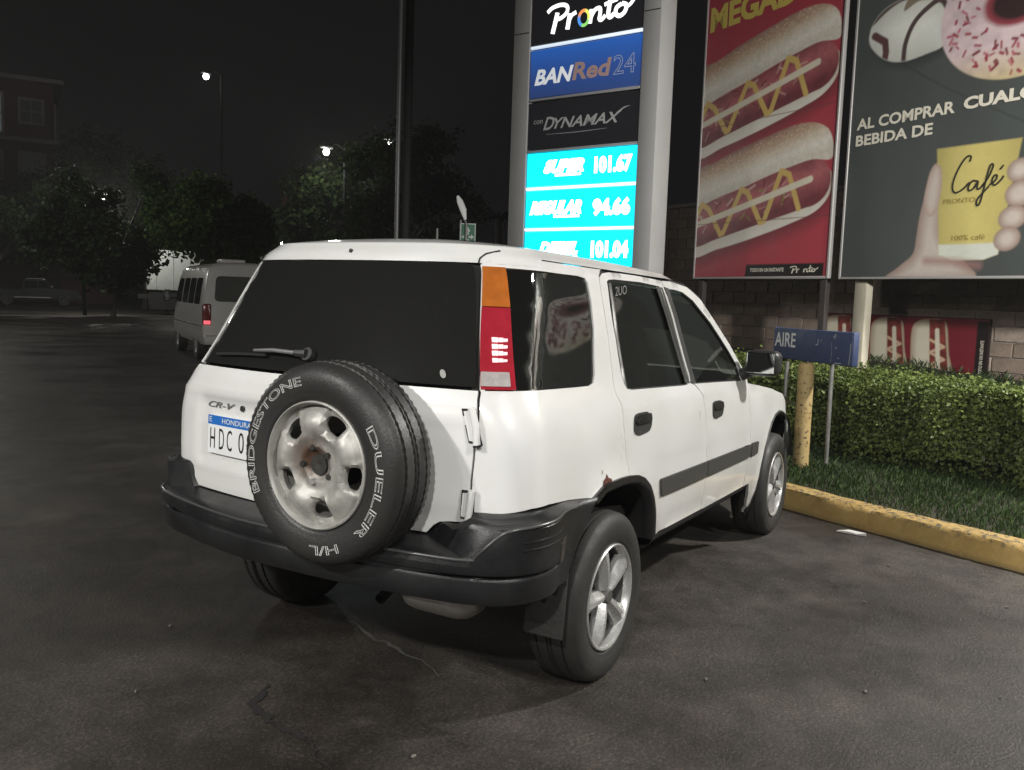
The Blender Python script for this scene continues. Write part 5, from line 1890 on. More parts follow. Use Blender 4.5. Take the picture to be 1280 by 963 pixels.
def sprinkled(cx, cz, rx, rz_, seed):
    d = (np.hypot((cv.U - cx) / rx, (cv.Z - cz) / rz_) - 1) * min(rx, rz_)
    tone = np.clip((cv.Z - (cz - rz_)) / (rz_ * .5), 0, 1)
    base = srgb((196, 178, 138)) * (1 - tone[..., None]) + srgb((206, 186, 188)) * tone[..., None]
    cv.blend(cv.sd(d), base * (.86 + .28 * cv.noise(.07, seed)[..., None]))
    r_ = np.random.default_rng(seed); mk = cv.sd(d + .03); s_ = cv.img.copy()
    for _ in range(150):
        a = r_.uniform(0, 2 * np.pi); q = math.sqrt(r_.uniform(.18, .9)); u, z = cx + rx * q * math.cos(a), cz + rz_ * q * math.sin(a)
        b_ = r_.uniform(0, np.pi); l_ = r_.uniform(.012, .035)
        cv.line([(u - l_ * math.cos(b_), z - l_ * math.sin(b_)), (u + l_ * math.cos(b_), z + l_ * math.sin(b_))], r_.uniform(.016, .03), [(150, 50, 66), (120, 44, 54), (176, 90, 104)][r_.integers(3)])
    cv.img = s_ * (1 - mk[..., None]) + cv.img * mk[..., None]
    dh = (np.hypot((cv.U - cx + .02) / (rx * .42), (cv.Z - cz - .05) / (rz_ * .34)) - 1) * rz_ * .3
    cv.blend(cv.sd(dh, .02), (140, 62, 70)); cv.blend(cv.sd(dh + .05, .02), (52, 36, 36))


sprinkled(1.96, 4.50, .86, .70, 4)
sprinkled(3.75, 4.62, .80, .66, 6)
sprinkled(3.72, 2.95, .62, .34, 12)  # lower doughnut added out of view for the side-glass reflection
cv.img[:, cv.u > 2.9] = cv.img[:, cv.u > 2.9] * .3 + .4 * cv.img[:, cv.u > 2.9].mean(2, keepdims=True) * np.array([1.0, .98, .88])  # unseen right part greyed to weaken its mirror image
# hand and cup
SK, SKL = (172, 160, 150), (188, 177, 168)
arm = catmull([(.62, 1.80), (.80, 1.96), (.97, 2.10), (1.0, 2.30), (1.02, 2.50), (1.06, 2.72), (1.10, 2.96), (1.17, 3.06), (1.24, 3.0), (1.30, 2.70), (1.32, 2.3), (1.6, 2.0), (1.72, 1.84), (1.2, 1.76)], True, 6)
d = cv.polyd(arm); tone = np.clip(-d / .14, 0, 1)
cv.blend(cv.sd(d), srgb((150, 128, 118)) * (1 - tone[..., None]) + srgb(SKL) * tone[..., None])
cup = [(1.17, 3.21), (2.10, 3.20), (1.95, 2.07), (1.80, 2.02), (1.45, 2.02), (1.29, 2.08)]
d = cv.polyd(cup); t_ = np.clip((cv.U - 1.2) / .9, 0, 1)
col = srgb((190, 176, 108))[None, None, :] * (.80 + .32 * np.sin(np.pi * np.clip(t_ * 1.05, 0, 1)))[..., None]
cv.blend(cv.sd(d), col)
cv.blend(cv.sd(np.maximum(d, cv.Z - (2.185 + .03 * (cv.U - 1.62) ** 2))), (204, 206, 194))
for u, z, rx, rz_, tl in ((2.10, 2.89, .13, .115, .3), (2.12, 2.66, .15, .13, .2), (2.07, 2.43, .15, .12, .2), (2.03, 2.22, .14, .12, .3)):
    q = ((cv.U - u) * math.cos(tl) + (cv.Z - z) * math.sin(tl)) / rx; p_ = (-(cv.U - u) * math.sin(tl) + (cv.Z - z) * math.cos(tl)) / rz_
    dd = (np.hypot(q, p_) - 1) * rz_; tone = np.clip(-dd / .08, 0, 1)
    cv.blend(cv.sd(dd), srgb((142, 120, 110)) * (1 - tone[..., None]) + srgb(SKL) * tone[..., None])
# thumb in front of the cup
th_ = catmull([(1.06, 2.70), (1.12, 2.98), (1.19, 3.04), (1.245, 2.98), (1.26, 2.78), (1.22, 2.55), (1.12, 2.5)], True, 5)
d = cv.polyd(th_); tone = np.clip(-d / .07, 0, 1); cv.blend(cv.sd(d), srgb((168, 146, 136)) * (1 - tone[..., None]) + srgb(SKL) * tone[..., None])
cv.line([(1.14, 2.02), (1.5, 2.0), (1.75, 1.96)], .05, (150, 112, 108), .05)
cv.line([(.66, 4.20), (1.2, 3.85), (2.2, 3.30)], .012, (58, 60, 58)); cv.line([(2.3, 5.6), (2.3, 1.85)], .007, (60, 62, 60))
cv.img *= (.92 + .16 * (cv.noise(.8, 41) * .6 + cv.noise(.02, 42) * .4))[..., None]
frame_box(CBN, CW, 1.85, 5.6, M['paleframe'])
sh_ = sheet(cv, CBN)
M['darkink'] = mat('dark_ink', (.035, .032, .02), .5)
M['inkyellow'] = mat('ochre_ink', tuple(srgb((150, 128, 66))), .5)
flat_text(sh_, 'AL COMPRAR', .09, 1.345, 3.56, 3.69, M['printcream'], bold=.03)
flat_text(sh_, 'CUALQUIER', 1.44, 2.72, 3.55, 3.70, M['printcream'], bold=.045)
flat_text(sh_, 'BEBIDA DE', .09, 1.10, 3.375, 3.50, M['printcream'], bold=.03)
ck = MB(); fk = lambda u, v: (u, -.0315, v)
for pts in ([(1.565, 3.03), (1.575, 3.08), (1.53, 3.085), (1.46, 3.0), (1.40, 2.86), (1.395, 2.76), (1.44, 2.725), (1.52, 2.76), (1.58, 2.82)],
            [(1.67, 2.82), (1.615, 2.83), (1.575, 2.78), (1.58, 2.735), (1.63, 2.75), (1.675, 2.82), (1.67, 2.75), (1.70, 2.745), (1.75, 2.80)],
            [(1.72, 2.76), (1.79, 2.86), (1.825, 2.96), (1.80, 2.975), (1.775, 2.90), (1.745, 2.74), (1.715, 2.60), (1.685, 2.575), (1.68, 2.63), (1.74, 2.70), (1.80, 2.76)],
            [(1.80, 2.77), (1.86, 2.81), (1.875, 2.855), (1.845, 2.86), (1.825, 2.80), (1.86, 2.765), (1.92, 2.81), (1.945, 2.85)], [(1.90, 2.915), (1.935, 2.955)]):
    stroke(ck, pts, .020, fk)
ck.build('script_lettering', M['darkink'], sh_)
flat_text(sh_, 'PRONTO', 1.30, 1.66, 2.615, 2.665, M['inkyellow'])
flat_text(sh_, '100% café', 1.43, 1.80, 2.225, 2.28, M['inkyellow'])
for u_ in (.215, 4.3):
    pp = MB(); pp.bbox((u_, .14, 2.7), (.175, .12, 5.2), .012, 2); pp.build('post', mat('cream_post', (.50, .46, .36), .6, var=.15, vscale=3), CBN, smooth=40)
bp_ = MB(); bp_.bbox((.04, .30, 2.7), (.08, .07, 5.0), .01, 1); bp_.build('brace_post', mat('grey_post', (.22, .22, .20), .6), CBN, smooth=40)


# a banner added out of view, only to be mirrored in the side glass
DB, _ = banner('mirrored_banner', -6.45, 2.8, 1.85, 5.6, 'added unseen banner with one large doughnut right of the coffee banner')
cv = Canvas(2.8, 1.85, 5.6, .02)
cv.fill((84, 88, 80)); sprinkled(1.35, 3.9, 1.05, .62, 21); cv.poly([(0, 2.3), (2.8, 2.9), (2.8, 3.2), (0, 2.65)], (190, 176, 140))
cv.img = .55 * cv.img.mean(2, keepdims=True) * np.array([1.0, .99, .90]) + .2 * cv.img  # print greyed to soften its mirror image in the glass
frame_box(DB, 2.8, 1.85, 5.6, M['paleframe']); sheet(cv, DB)
for u_ in (.3, 2.5):
    pp = MB(); pp.bbox((u_, .14, 2.7), (.20, .14, 5.2), .012, 2); pp.build('post', M['pillar'], DB, smooth=40)


# two low banners fixed on the block wall
def low_banner(s0, w, z0, z1, label, vertical_text, seed):
    base = WP + WD * s0 + WN * .03
    e = empty('low_banner', tuple(base), label, 'banner', group=None, rz=R(60 + 180))
    c_ = Canvas(w, z0, z1, .0085)
    c_.fill((118, 36, 46))
    for off in (0.0, .62):
        o = off - .04
        k = .66
        bun = catmull([((o + a * k), z) for a, z in ((.22, z0 - .1), (.13, z0 + .25), (.12, z1 - .16), (.24, z1 - .05), (.45, z1 - .02), (.72, z1 - .02), (.86, z1 - .10), (.94, z0 + .3), (1.06, z0 - .1))], True, 5)
        d = c_.polyd(bun); tone = np.clip(-d / .1, 0, 1)
        c_.blend(c_.sd(d), srgb((168, 150, 126)) * (1 - tone[..., None]) + srgb((214, 206, 186)) * tone[..., None])
        sl_ = [((o + a * k), z) for a, z in ((.48, z1 - .02), (.80, z1 - .02), (.86, z1 - .3), (.98, z0 - .05), (.58, z0 - .05))]
        n_ = c_.noise(.05, seed)
        d = c_.polyd(sl_); c_.blend(c_.sd(d), srgb((128, 58, 52))[None, None] * (.6 + .8 * n_[..., None]))
        zz = np.linspace(z1 - .28, z0 - .02, 7)
        c_.line([(o + (.52 + .05 * i / 6 + (.30 if i % 2 else 0)) * k, z) for i, z in enumerate(zz)], .035, (208, 178, 150))
        c_.line([(o + .66 * k, z1 - .16), (o + .76 * k, z0 - .05)], .06, (220, 212, 192))
    c_.poly([(w - .15, z0), (w, z0), (w, z1 - .02), (w - .15, z1 - .02)], (28, 22, 22))
    fb = MB(); fb.box((w / 2, .004, (z0 + z1) / 2), (w + .02, .03, z1 - z0 + .02)); fb.build('backing_board', M['under'], e)
    s_ = c_.build('printed_sheet', lambda u, z: (u, -.0125, z), M['vinyl'], e)
    q, fs = fit_text(vertical_text, 0, (z1 - z0) * .55, -.022, .022, bold=.02)
    mb = MB(); mb.add([(w - .072 - v, -.0145, z0 + .08 + u) for u, v in q], fs); mb.build('lettering', M['printcream'], s_, recalc=False)
    return e


low_banner(-2.40, 1.69, .66, 1.40, 'low red banner of two hot dogs on the block wall right of the cream post', 'TODO EN UN INSTANTE', 5)
low_banner(-1.60, .66, .66, 1.40, 'red banner strip with upright lettering seen left of the cream post', '1050', 9)

# ================================================================ HEDGE
H0 = np.array([4.45, -2.20, 0.0]); HD = yawdir(62); HN = np.array([-HD[1], HD[0], 0.0])     # HN toward the car
M['leaf_hedge'] = leaf_material('hedge_leaves', (.026, .044, .012), (.20, .25, .065), .42, .22, 2.5)
M['twig'] = mat('hedge_twigs', (.045, .034, .022), .9)
hz0, hz1, hth = .14, .82, 1.0
HE = empty('hedge', (4.45, -2.2, .14), 'clipped green hedge lit on top behind the kerb and the yellow post', 'hedge')
Nl = 105000
t = rng.uniform(-3.2, 4.6, Nl); side = rng.uniform(size=Nl)
lump = .07 * np.sin(t * 3.7 + 1) + .05 * np.sin(t * 8.3) + .03 * np.sin(t * 17.0)
n_ = np.where(side < .42, rng.normal(0, .045, Nl) + lump, np.where(side < .82, rng.uniform(0, hth, Nl), rng.uniform(0.05, hth - .05, Nl)))
zt = hz1 + .04 * np.sin(t * 2.9 + n_ * 4) + .03 * np.sin(t * 7.1 + n_ * 9)
z = np.where(side < .42, hz0 + (zt - hz0) * rng.uniform(0.02, 1, Nl) ** .9, np.where(side < .82, zt + rng.normal(0, .028, Nl), rng.uniform(hz0 + .2, hz1, Nl)))
stray = rng.uniform(size=Nl) < .02
z = np.where(stray & (side > .42), z + rng.uniform(0, .10, Nl), z)
# thin, open foot of the hedge
keepm = (z > hz0 + .16) | (rng.uniform(size=Nl) < .35)
t, n_, z, side = t[keepm], n_[keepm], z[keepm], side[keepm]
P = H0[None] + HD[None] * t[:, None] - HN[None] * n_[:, None]; P[:, 2] = z
nm = np.where((side < .42)[:, None], HN[None] * 1.0 + np.array([[0, 0, .5]]), np.array([[0, 0, 1.0]]) + HN[None] * .15) + rng.normal(0, .55, (len(t), 3))
tone = np.clip(rng.normal(.5, .22, len(t)) + (.12 * np.sin(t * 5.3 + z * 9)), 0, 1)
v, f, tn = leaves(P, nm, .037, tone)
v -= np.array([[4.45, -2.2, .14]])
o = np_mesh('foliage', v, f, 3, M['leaf_hedge'], tn, HE); o['kind'] = 'stuff'
tw = WB()
for k in range(110):
    t_ = random.uniform(-3.1, 4.5); nn = random.uniform(.1, .9)
    b0 = H0 + HD * t_ - HN * nn
    for j in range(2):
        e_ = b0 + HD * random.uniform(-.2, .2) - HN * random.uniform(-.2, .2)
        tw.tube([(b0[0], b0[1], .10), ((b0[0] * .6 + e_[0] * .4), (b0[1] * .6 + e_[1] * .4), .45), (e_[0], e_[1], .8)], [.012, .009, .005], 5)
o = tw.build('stems', M['twig'], HE); o['kind'] = 'stuff'

# ================================================================ AIR PUMP SIGN, POSTS
M['bluebox'] = mat('faded_blue_paint', (.040, .058, .135), .5, var=.25, vscale=9, col2=(.055, .072, .14), rvar=.1)
AI = empty('air_sign', (4.507, -.636, 1.0), 'blue box sign lettered AIRE mounted by the yellow post', 'sign', rz=R(50 + 180))
ab = MB(); ab.bbox((0, .03, .153), (1.01, .06, .268), .010, 2); abo = ab.build('sign_box', M['bluebox'], AI, smooth=40)
q, fs = fit_text('AIRE', -.485, -.20, .125, .248, bold=.015)
mb = MB(); mb.add([(u, -.0012, v) for u, v in q], fs); mb.build('lettering', M['whiteprint'], abo, recalc=False)
scm = mat('scratched_white', (.38, .40, .44), .7, var=.5, vscale=60)
sc = MB()
for pts, w_ in (([(.06, .165), (.085, .17), (.09, .215)], .012), ([(.12, .205), (.135, .20)], .012), ([(.275, .235), (.30, .262), (.29, .23)], .016), ([(.255, .20), (.262, .12), (.258, .04)], .005), ([(.30, .16), (.32, .15)], .008),
                ([(.478, .20), (.476, .12), (.47, .03)], .010), ([(.30, .03), (.38, .035)], .010), ([(-.03, .02), (-.005, .012)], .012), ([(.33, .08), (.36, .07)], .005), ([(-.40, .04), (-.36, .034)], .004)):
    stroke(sc, pts, w_, lambda u, v: (u, -.0015, v))
sc.build('paint_scratches', scm, abo)
for sx_ in (-.49, .49):
    ed_ = MB(); ed_.bbox((sx_, .03, .153), (.012, .066, .274), .004, 1); ed_.build('edge_trim', M['bluebox'], abo, smooth=40)

m, nt, b = new_mat('chipped_yellow_post')
tc = nt.nodes.new('ShaderNodeTexCoord'); n1 = noise_node(nt, tc, 38, 5, .65); n2 = noise_node(nt, tc, 3, 3, .5)
ce = ramp(nt, n2.outputs['Fac'], [(.3, (.40, .28, .11)), (.7, (.54, .41, .19))]); wr = ramp(nt, n1.outputs['Fac'], [(.57, (0, 0, 0)), (.63, (1, 1, 1))])
nt.links.new(mixc(nt, wr.outputs[0], ce.outputs[0], (.06, .045, .03)), b.inputs['Base Color']); b.inputs['Roughness'].default_value = .6
M['postyellow'] = m
BO = empty('guard_post', (4.33, -.66, .10), 'chipped yellow guard post standing under the AIRE sign', 'post')
bo = WB(); bo.tube([(4.32, -.655, .04), (4.345, -.648, .5), (4.375, -.640, 1.005)], .064, 24); bo.build('post_tube', M['postyellow'], BO, smooth=50)
cpb = WB(); cpb.tube([(4.375, -.640, 1.005), (4.376, -.640, 1.019)], [.064, .045], 24); cpb.build('post_cap', M['postyellow'], BO, smooth=50)
M['galv'] = mat('galvanised_pipe', (.34, .34, .33), .45, metal=.5, var=.3, vscale=10)
pp = WB(); pp.tube([(4.47, -.83, .05), (4.475, -.826, .5), (4.49, -.82, 1.02)], .017, 10); tag(pp.build('pipe_post', M['galv'], smooth=50), 'thin grey pipe standing right of the yellow post under the AIRE sign', 'pipe')
pp = WB(); pp.tube([(4.30, -.50, .05), (4.31, -.498, .5), (4.33, -.495, 1.02)], .016, 10); tag(pp.build('pipe_post', M['galv'], smooth=50), 'thin grey pipe standing left of the yellow post beside the car bonnet', 'pipe')

# litter
M['paper'] = mat('white_paper', (.62, .60, .57), .8)
lt = WB(); P = [(2.93, -1.20), (2.97, -1.27), (2.965, -1.36), (2.93, -1.385), (2.915, -1.33), (2.925, -1.27)]
zz = [.012, .02, .01, .022, .012, .018]
lt.add([(x, y, z) for (x, y), z in zip(P, zz)] + [(x, y, .004) for x, y in P], [tuple(range(6)), tuple(range(11, 5, -1))] + [(i, (i + 1) % 6, 6 + (i + 1) % 6, 6 + i) for i in range(6)])
tag(lt.build('paper_scrap', M['paper']), 'crumpled white scrap of paper on the asphalt near the kerb', 'litter')
lf = WB()
for x, y in ((1.55, -1.58), (.95, -1.35), (1.9, -2.2), (.45, -1.75), (-.62, .92), (1.25, -2.6), (.2, -1.2), (2.3, -1.6), (-.9, -.6), (-1.1, .5), (.7, -2.2)):
    s_ = random.uniform(.004, .011); lf.bbox((x, y, .006), (s_ * 1.6, s_, .008), .002, 1, rot=Matrix.Rotation(random.uniform(0, 3), 3, 'Z'))
tag(lf.build('gravel_chips', mat('pale_chip', (.15, .135, .12), .9)), kind='stuff')
# ================================================================ BACKGROUND
def person_free(): pass


# --- white minibus driving away
M['vanpaint'] = mat('minibus_cream_white', (.54, .53, .50), .35, coat=.4, var=.06, vscale=3)
M['vanlow'] = mat('minibus_lower_grey', (.42, .41, .385), .45, coat=.2)
M['vanglass'] = mat('minibus_dark_glass', (.015, .016, .017), .08, spec=.6)
M['vanlamp'] = mat('minibus_tail_lamp', (.16, .02, .022), .2, coat=.6)
M['vanglow'] = mat('minibus_glowing_reflector', (.6, .08, .10), .3, emit=(1, .16, .20), estr=.9)  # emission stands in for light thrown back by the red reflector
VA = empty('minibus', (9.35, 11.25, 0), 'pale minibus seen from behind left of the white car', 'van', rz=R(59))
# local: +x forward from the rear bumper, +y left
VL, VW, VH = 4.7, .86, 1.98
st = [(0.0, .965), (.05, .99), (.4, 1.0), (3.4, 1.0), (3.85, .985), (4.2, .955), (4.55, .88), (4.7, .78)]
sec_low = [(-.80, .34), (-.845, .45), (-.86, .62)]
sec = [(.80, .34), (.845, .45), (.86, .62), (.862, .80), (.85, 1.02), (.80, 1.40), (.745, 1.72), (.69, 1.86), (.60, 1.935), (.42, 1.97), (0, 1.985)]


def van_pt(x, k, yk):
    return (x, k[0] * yk, k[1])


def vmap(x, z):
    y = float(np.interp(z, [p[1] for p in sec[:8]], [p[0] for p in sec[:8]]))
    kx = float(np.interp(x, [p[0] for p in st], [p[1] for p in st]))
    return y * kx


def top_at(x):      # roofline height limit going forward (windscreen and bonnet slope)
    return float(np.interp(x, [0, .05, .12, 3.55, 3.75, 4.1, 4.45, 4.7], [1.90, 1.96, 1.985, 1.985, 1.93, 1.55, 1.10, .95]))


vb = MB()
xs_ = [0, .03, .08, .15, .5, 1.2, 2.0, 2.8, 3.4, 3.6, 3.75, 3.95, 4.15, 4.35, 4.5, 4.62, 4.7]
full = [(y, z) for y, z in sec] + [(-y, z) for y, z in sec[::-1][1:]]
kk = len(full)
vv = []
for x in xs_:
    kx = float(np.interp(x, [p[0] for p in st], [p[1] for p in st]))
    tp = top_at(x)
    for y, z in full:
        zc = .34 + (z - .34) * (tp - .34) / (1.985 - .34)
        # body lean of the tail: upper part slightly forward
        xr_ = x + (.10 * max(0, z - 1.0) / .98 if x < .2 else 0)
        vv.append((xr_, y * kx, zc))
vb.add(vv, [(i * kk + j, i * kk + j + 1, (i + 1) * kk + j + 1, (i + 1) * kk + j) for i in range(len(xs_) - 1) for j in range(kk - 1)] + [tuple(range(kk)), tuple((len(xs_) - 1) * kk + j for j in range(kk))])
vbo = vb.build('body', M['vanpaint'], VA, smooth=50)


def van_patch(name, poly, mt, parent, sd, o=.006, th=.0):
    V_, T_ = cdt(poly, [], .16, .12)
    mb = MB(); n_v = len(V_)
    mb.add([(x, sd * (vmap(x, z) + o), z) for x, z in V_], T_)
    return mb.build(name, mt, parent, smooth=60)


for sd in (1, -1):
    van_patch('lower_panel', densify([(.06, .36), (4.2, .36), (4.2, .70), (.06, .70)], .4), M['vanlow'], vbo, sd, .003)
    for x0, x1 in ((.42, 1.10), (1.18, 1.92), (2.00, 2.74)):
        van_patch('side_window', rounded([(x0, 1.13), (x1, 1.13), (x1, 1.66), (x0, 1.66)], .07, 4), M['vanglass'], VA, sd, .004)
    van_patch('side_window', rounded([(2.86, 1.13), (3.85, 1.13), (3.62, 1.60), (3.40, 1.66), (2.86, 1.66)], .07, 4), M['vanglass'], VA, sd, .004)
    ln = MB(); ln.tube([(x, sd * (vmap(x, .71) + .004), .71) for x in np.linspace(.08, 4.1, 8)], .012, 5); ln.build('side_trim', M['trim'], vbo)
    tl = MB(); tl.bbox((.02, sd * .765, .94), (.07, .17, .42), .03, 3); to = tl.build('tail_light', M['vanlamp'], VA, smooth=40)
    t2 = MB(); t2.bbox((-.017, sd * .765, .785), (.02, .13, .075), .008, 2); t2.build('glowing_reflector', M['vanglow'], to, smooth=40)
    mi = MB(); mi.bbox((3.78, sd * 1.02, 1.26), (.10, .16, .26), .035, 3); mi.tube([(3.85, sd * .80, 1.20), (3.80, sd * .96, 1.20)], .02, 6); mio = mi.build('wing_mirror', M['trim'], VA, smooth=40)
    mg = MB(); mg.bbox((3.725, sd * 1.02, 1.26), (.01, .13, .22), .004, 1); mg.build('mirror_glass', M['mirrorglass'], mio)
rwn = MB(); rwn.prism(rounded([(-.62, 1.20), (.62, 1.20), (.58, 1.70), (-.58, 1.70)], .10, 5), lambda y, z: (.10 * (z - 1.0) / .98 - .012, y, z), lambda y, z: (.10 * (z - 1.0) / .98 + .02, y, z)); rwn.build('rear_window', mat('dusty_glass', (.07, .072, .065), .15, spec=.5), VA)
bm_ = MB(); bm_.bbox((-.03, 0, .44), (.14, 1.66, .20), .05, 3); bm_.build('rear_bumper', M['vanlow'], VA, smooth=40)
av = MB(); av.bbox((1.1, .1, 2.02), (.5, .5, .08), .03, 2); av.build('roof_vent', M['vanpaint'], VA, smooth=40)
pw = None
for sd in (1, -1):
    for x in (.95, 3.55):
        if pw is None:
            pw = empty('wheel', (x, sd * .74, .33), parent=VA)
            tm = MB(); tm.lathe([(-.09, .20), (-.10, .30), (-.08, .33), (.08, .33), (.10, .30), (.09, .20)], 32); tm.build('tyre', M['rubber'], pw, smooth=40)
            hm = MB(); hm.lathe([(.085, .20), (.06, .17), (.05, .10), (.075, .08), (.08, .001)], 24); hm.build('rim', M['pillar'], pw, smooth=40)
            pw.rotation_euler = (0, 0, R(90))
        else:
            w2 = pw.copy(); COL.objects.link(w2); w2.parent = VA; w2.location = (x, sd * .74, .33); w2.rotation_euler = (0, 0, R(90 if sd > 0 else -90))
            for ch in list(pw.children): copy_part(ch, w2)
ub2 = MB(); ub2.box((2.2, 0, .36), (3.9, 1.3, .16)); ub2.build('underbody', M['under'], VA)

# --- box truck far behind
TR = empty('box_truck', (28.6, 34.6, 0), 'white box truck parked far behind the minibus under the trees', 'truck', rz=R(-35))
tb = MB(); tb.bbox((0, 0, 2.25), (6.4, 2.2, 2.0), .05, 2); tb.build('cargo_box', mat('truck_white', (.42, .44, .42), .5, var=.1, vscale=1.2), TR, smooth=40)
rib_ = MB()
for x in np.linspace(-2.8, 2.8, 8): rib_.bbox((x, 1.105, 2.25), (.05, .02, 1.9), .005, 1); rib_.bbox((x, -1.105, 2.25), (.05, .02, 1.9), .005, 1)
rib_.build('box_rib', mat('truck_rib', (.36, .38, .36), .5), TR)
tc_ = MB(); tc_.bbox((4.3, 0, 1.55), (1.7, 2.0, 1.9), .18, 3); tc_.build('cab', mat('truck_cab', (.30, .31, .30), .4), TR, smooth=40)
tg_ = MB(); tg_.bbox((4.6, 0, 1.95), (1.15, 2.02, .62), .06, 2); tg_.build('cab_window', M['vanglass'], TR, smooth=40)
sk_ = MB(); sk_.box((0, 1.10, .72), (6.2, .05, .86)); sk_.box((0, -1.10, .72), (6.2, .05, .86)); sk_.build('shade_sheet', M['under'], TR)  # dark sheets stand in for the darkness under the cargo box
ch_ = MB(); ch_.box((.6, 0, .92), (8.4, .9, .22)); ch_.build('chassis', M['under'], TR)
for x in (-1.9, 4.2):
    for sd in (-1, 1):
        w_m = MB(); w_m.lathe([(-.13, .28), (-.14, .42), (-.10, .48), (.10, .48), (.14, .42), (.13, .28), (.05, .001)], 28)
        wo = w_m.build('wheel', M['rubber'], TR, smooth=40, loc=(x, sd * .92, .48)); wo.rotation_euler = (0, 0, R(90 * sd))

# --- dark pickup at the far left
M['pickup'] = mat('dark_green_paint', (.006, .009, .008), .5, spec=.25)
PK = empty('pickup_truck', (29.3, 51.6, 0), 'dark old pickup parked under the trees at the far left', 'pickup', rz=R(-30.5))
pb_ = MB()
prof_ = [(-2.45, .45), (-2.45, .98), (-.75, .98), (-.72, 1.02), (-.62, 1.58), (-.45, 1.66), (.42, 1.66), (.58, 1.60), (.98, 1.08), (2.15, .98), (2.42, .88), (2.48, .50), (2.3, .42), (-2.3, .42)]
pY = lambda z: .84 if z < 1.05 else .84 - .14 * min((z - 1.05) / .5, 1)
V_, T_ = cdt(prof_, [], .25, .2)
for sd in (-1, 1): pb_.add([(x, sd * pY(z), z) for x, z in V_], T_)
n_p = len(prof_)
pb_.add([(x, -pY(z), z) for x, z in prof_] + [(x, pY(z), z) for x, z in prof_], [(i, (i + 1) % n_p, n_p + (i + 1) % n_p, n_p + i) for i in range(n_p)])
pb_.build('body', M['pickup'], PK)
for sd in (-1, 1):
    for poly in ([(-.58, 1.06), (.12, 1.06), (.12, 1.55), (-.48, 1.55)], [(.18, 1.06), (.86, 1.08), (.52, 1.54), (.18, 1.55)]):
        pg = MB(); pg.prism(poly, lambda x, z: (x, sd * (pY(z) + .012), z), lambda x, z: (x, sd * (pY(z) - .03), z)); pg.build('side_window', M['vanglass'], PK)
    rl = MB(); rl.tube([(-.62, sd * .80, 1.25), (-.58, sd * .72, 1.58), (-.44, sd * .71, 1.66), (.42, sd * .71, 1.66), (.57, sd * .72, 1.60), (.80, sd * .79, 1.27)], .022, 6); rl.build('roof_trim', M['chrome'], PK)
    rn = MB(); rn.bbox((-.15, sd * .88, .50), (2.0, .12, .06), .02, 1); rn.build('running_board', mat('pale_step', (.55, .55, .52), .4), PK)
    mp = MB(); mp.bbox((.92, sd * .95, 1.18), (.08, .14, .18), .02, 2); mp.build('wing_mirror', M['chrome'], PK)
    for x in (-1.55, 1.6):
        w_m = MB(); w_m.lathe([(-.10, .20), (-.11, .30), (-.08, .35), (.08, .35), (.11, .30), (.10, .20), (.06, .15), (.07, .001)], 24)
        wo = w_m.build('wheel', M['rubber'], PK, smooth=40, loc=(x, sd * .76, .35)); wo.rotation_euler = (0, 0, R(90 * sd))
pbr = MB(); pbr.bbox((2.50, 0, .58), (.10, 1.6, .16), .03, 2); pbr.build('front_bumper', M['chrome'], PK)
pgr = MB(); pgr.bbox((-1.6, 0, 1.06), (1.6, 1.5, .04), .01, 1); pgr.build('load_cover', M['under'], PK)
# a second vehicle cut by the left edge: only a pale bumper corner is visible
CE = empty('parked_car', (25.0, 57.4, 0), 'pale car mostly hidden beyond the left edge behind the pickup', 'car', rz=R(-30))
q_ = MB(); q_.prism([(-2.1, .35), (-2.15, .75), (-1.6, .88), (-1.1, 1.38), (.5, 1.40), (1.1, .92), (2.0, .78), (2.1, .40)], lambda x, z: (x, -.8, z), lambda x, z: (x, .8, z)); q_.build('body', mat('pale_car', (.45, .45, .44), .4), CE)
q2 = MB(); q2.prism([(-1.45, .92), (-1.05, 1.32), (.42, 1.34), (.92, .95)], lambda x, z: (x, -.805, z), lambda x, z: (x, .805, z)); q2.build('side_window', M['vanglass'], CE)

# --- trees
M['bark'] = mat('bark', (.06, .048, .038), .9, var=.4, vscale=8, bump=.5, bscale=20)
M['leaf_a'] = leaf_material('broad_leaves_green', (.014, .030, .007), (.080, .125, .026), .7, .25, .8, .12)
M['leaf_b'] = leaf_material('broad_leaves_dark', (.006, .011, .004), (.030, .046, .014), .8, .2, .8, .08)


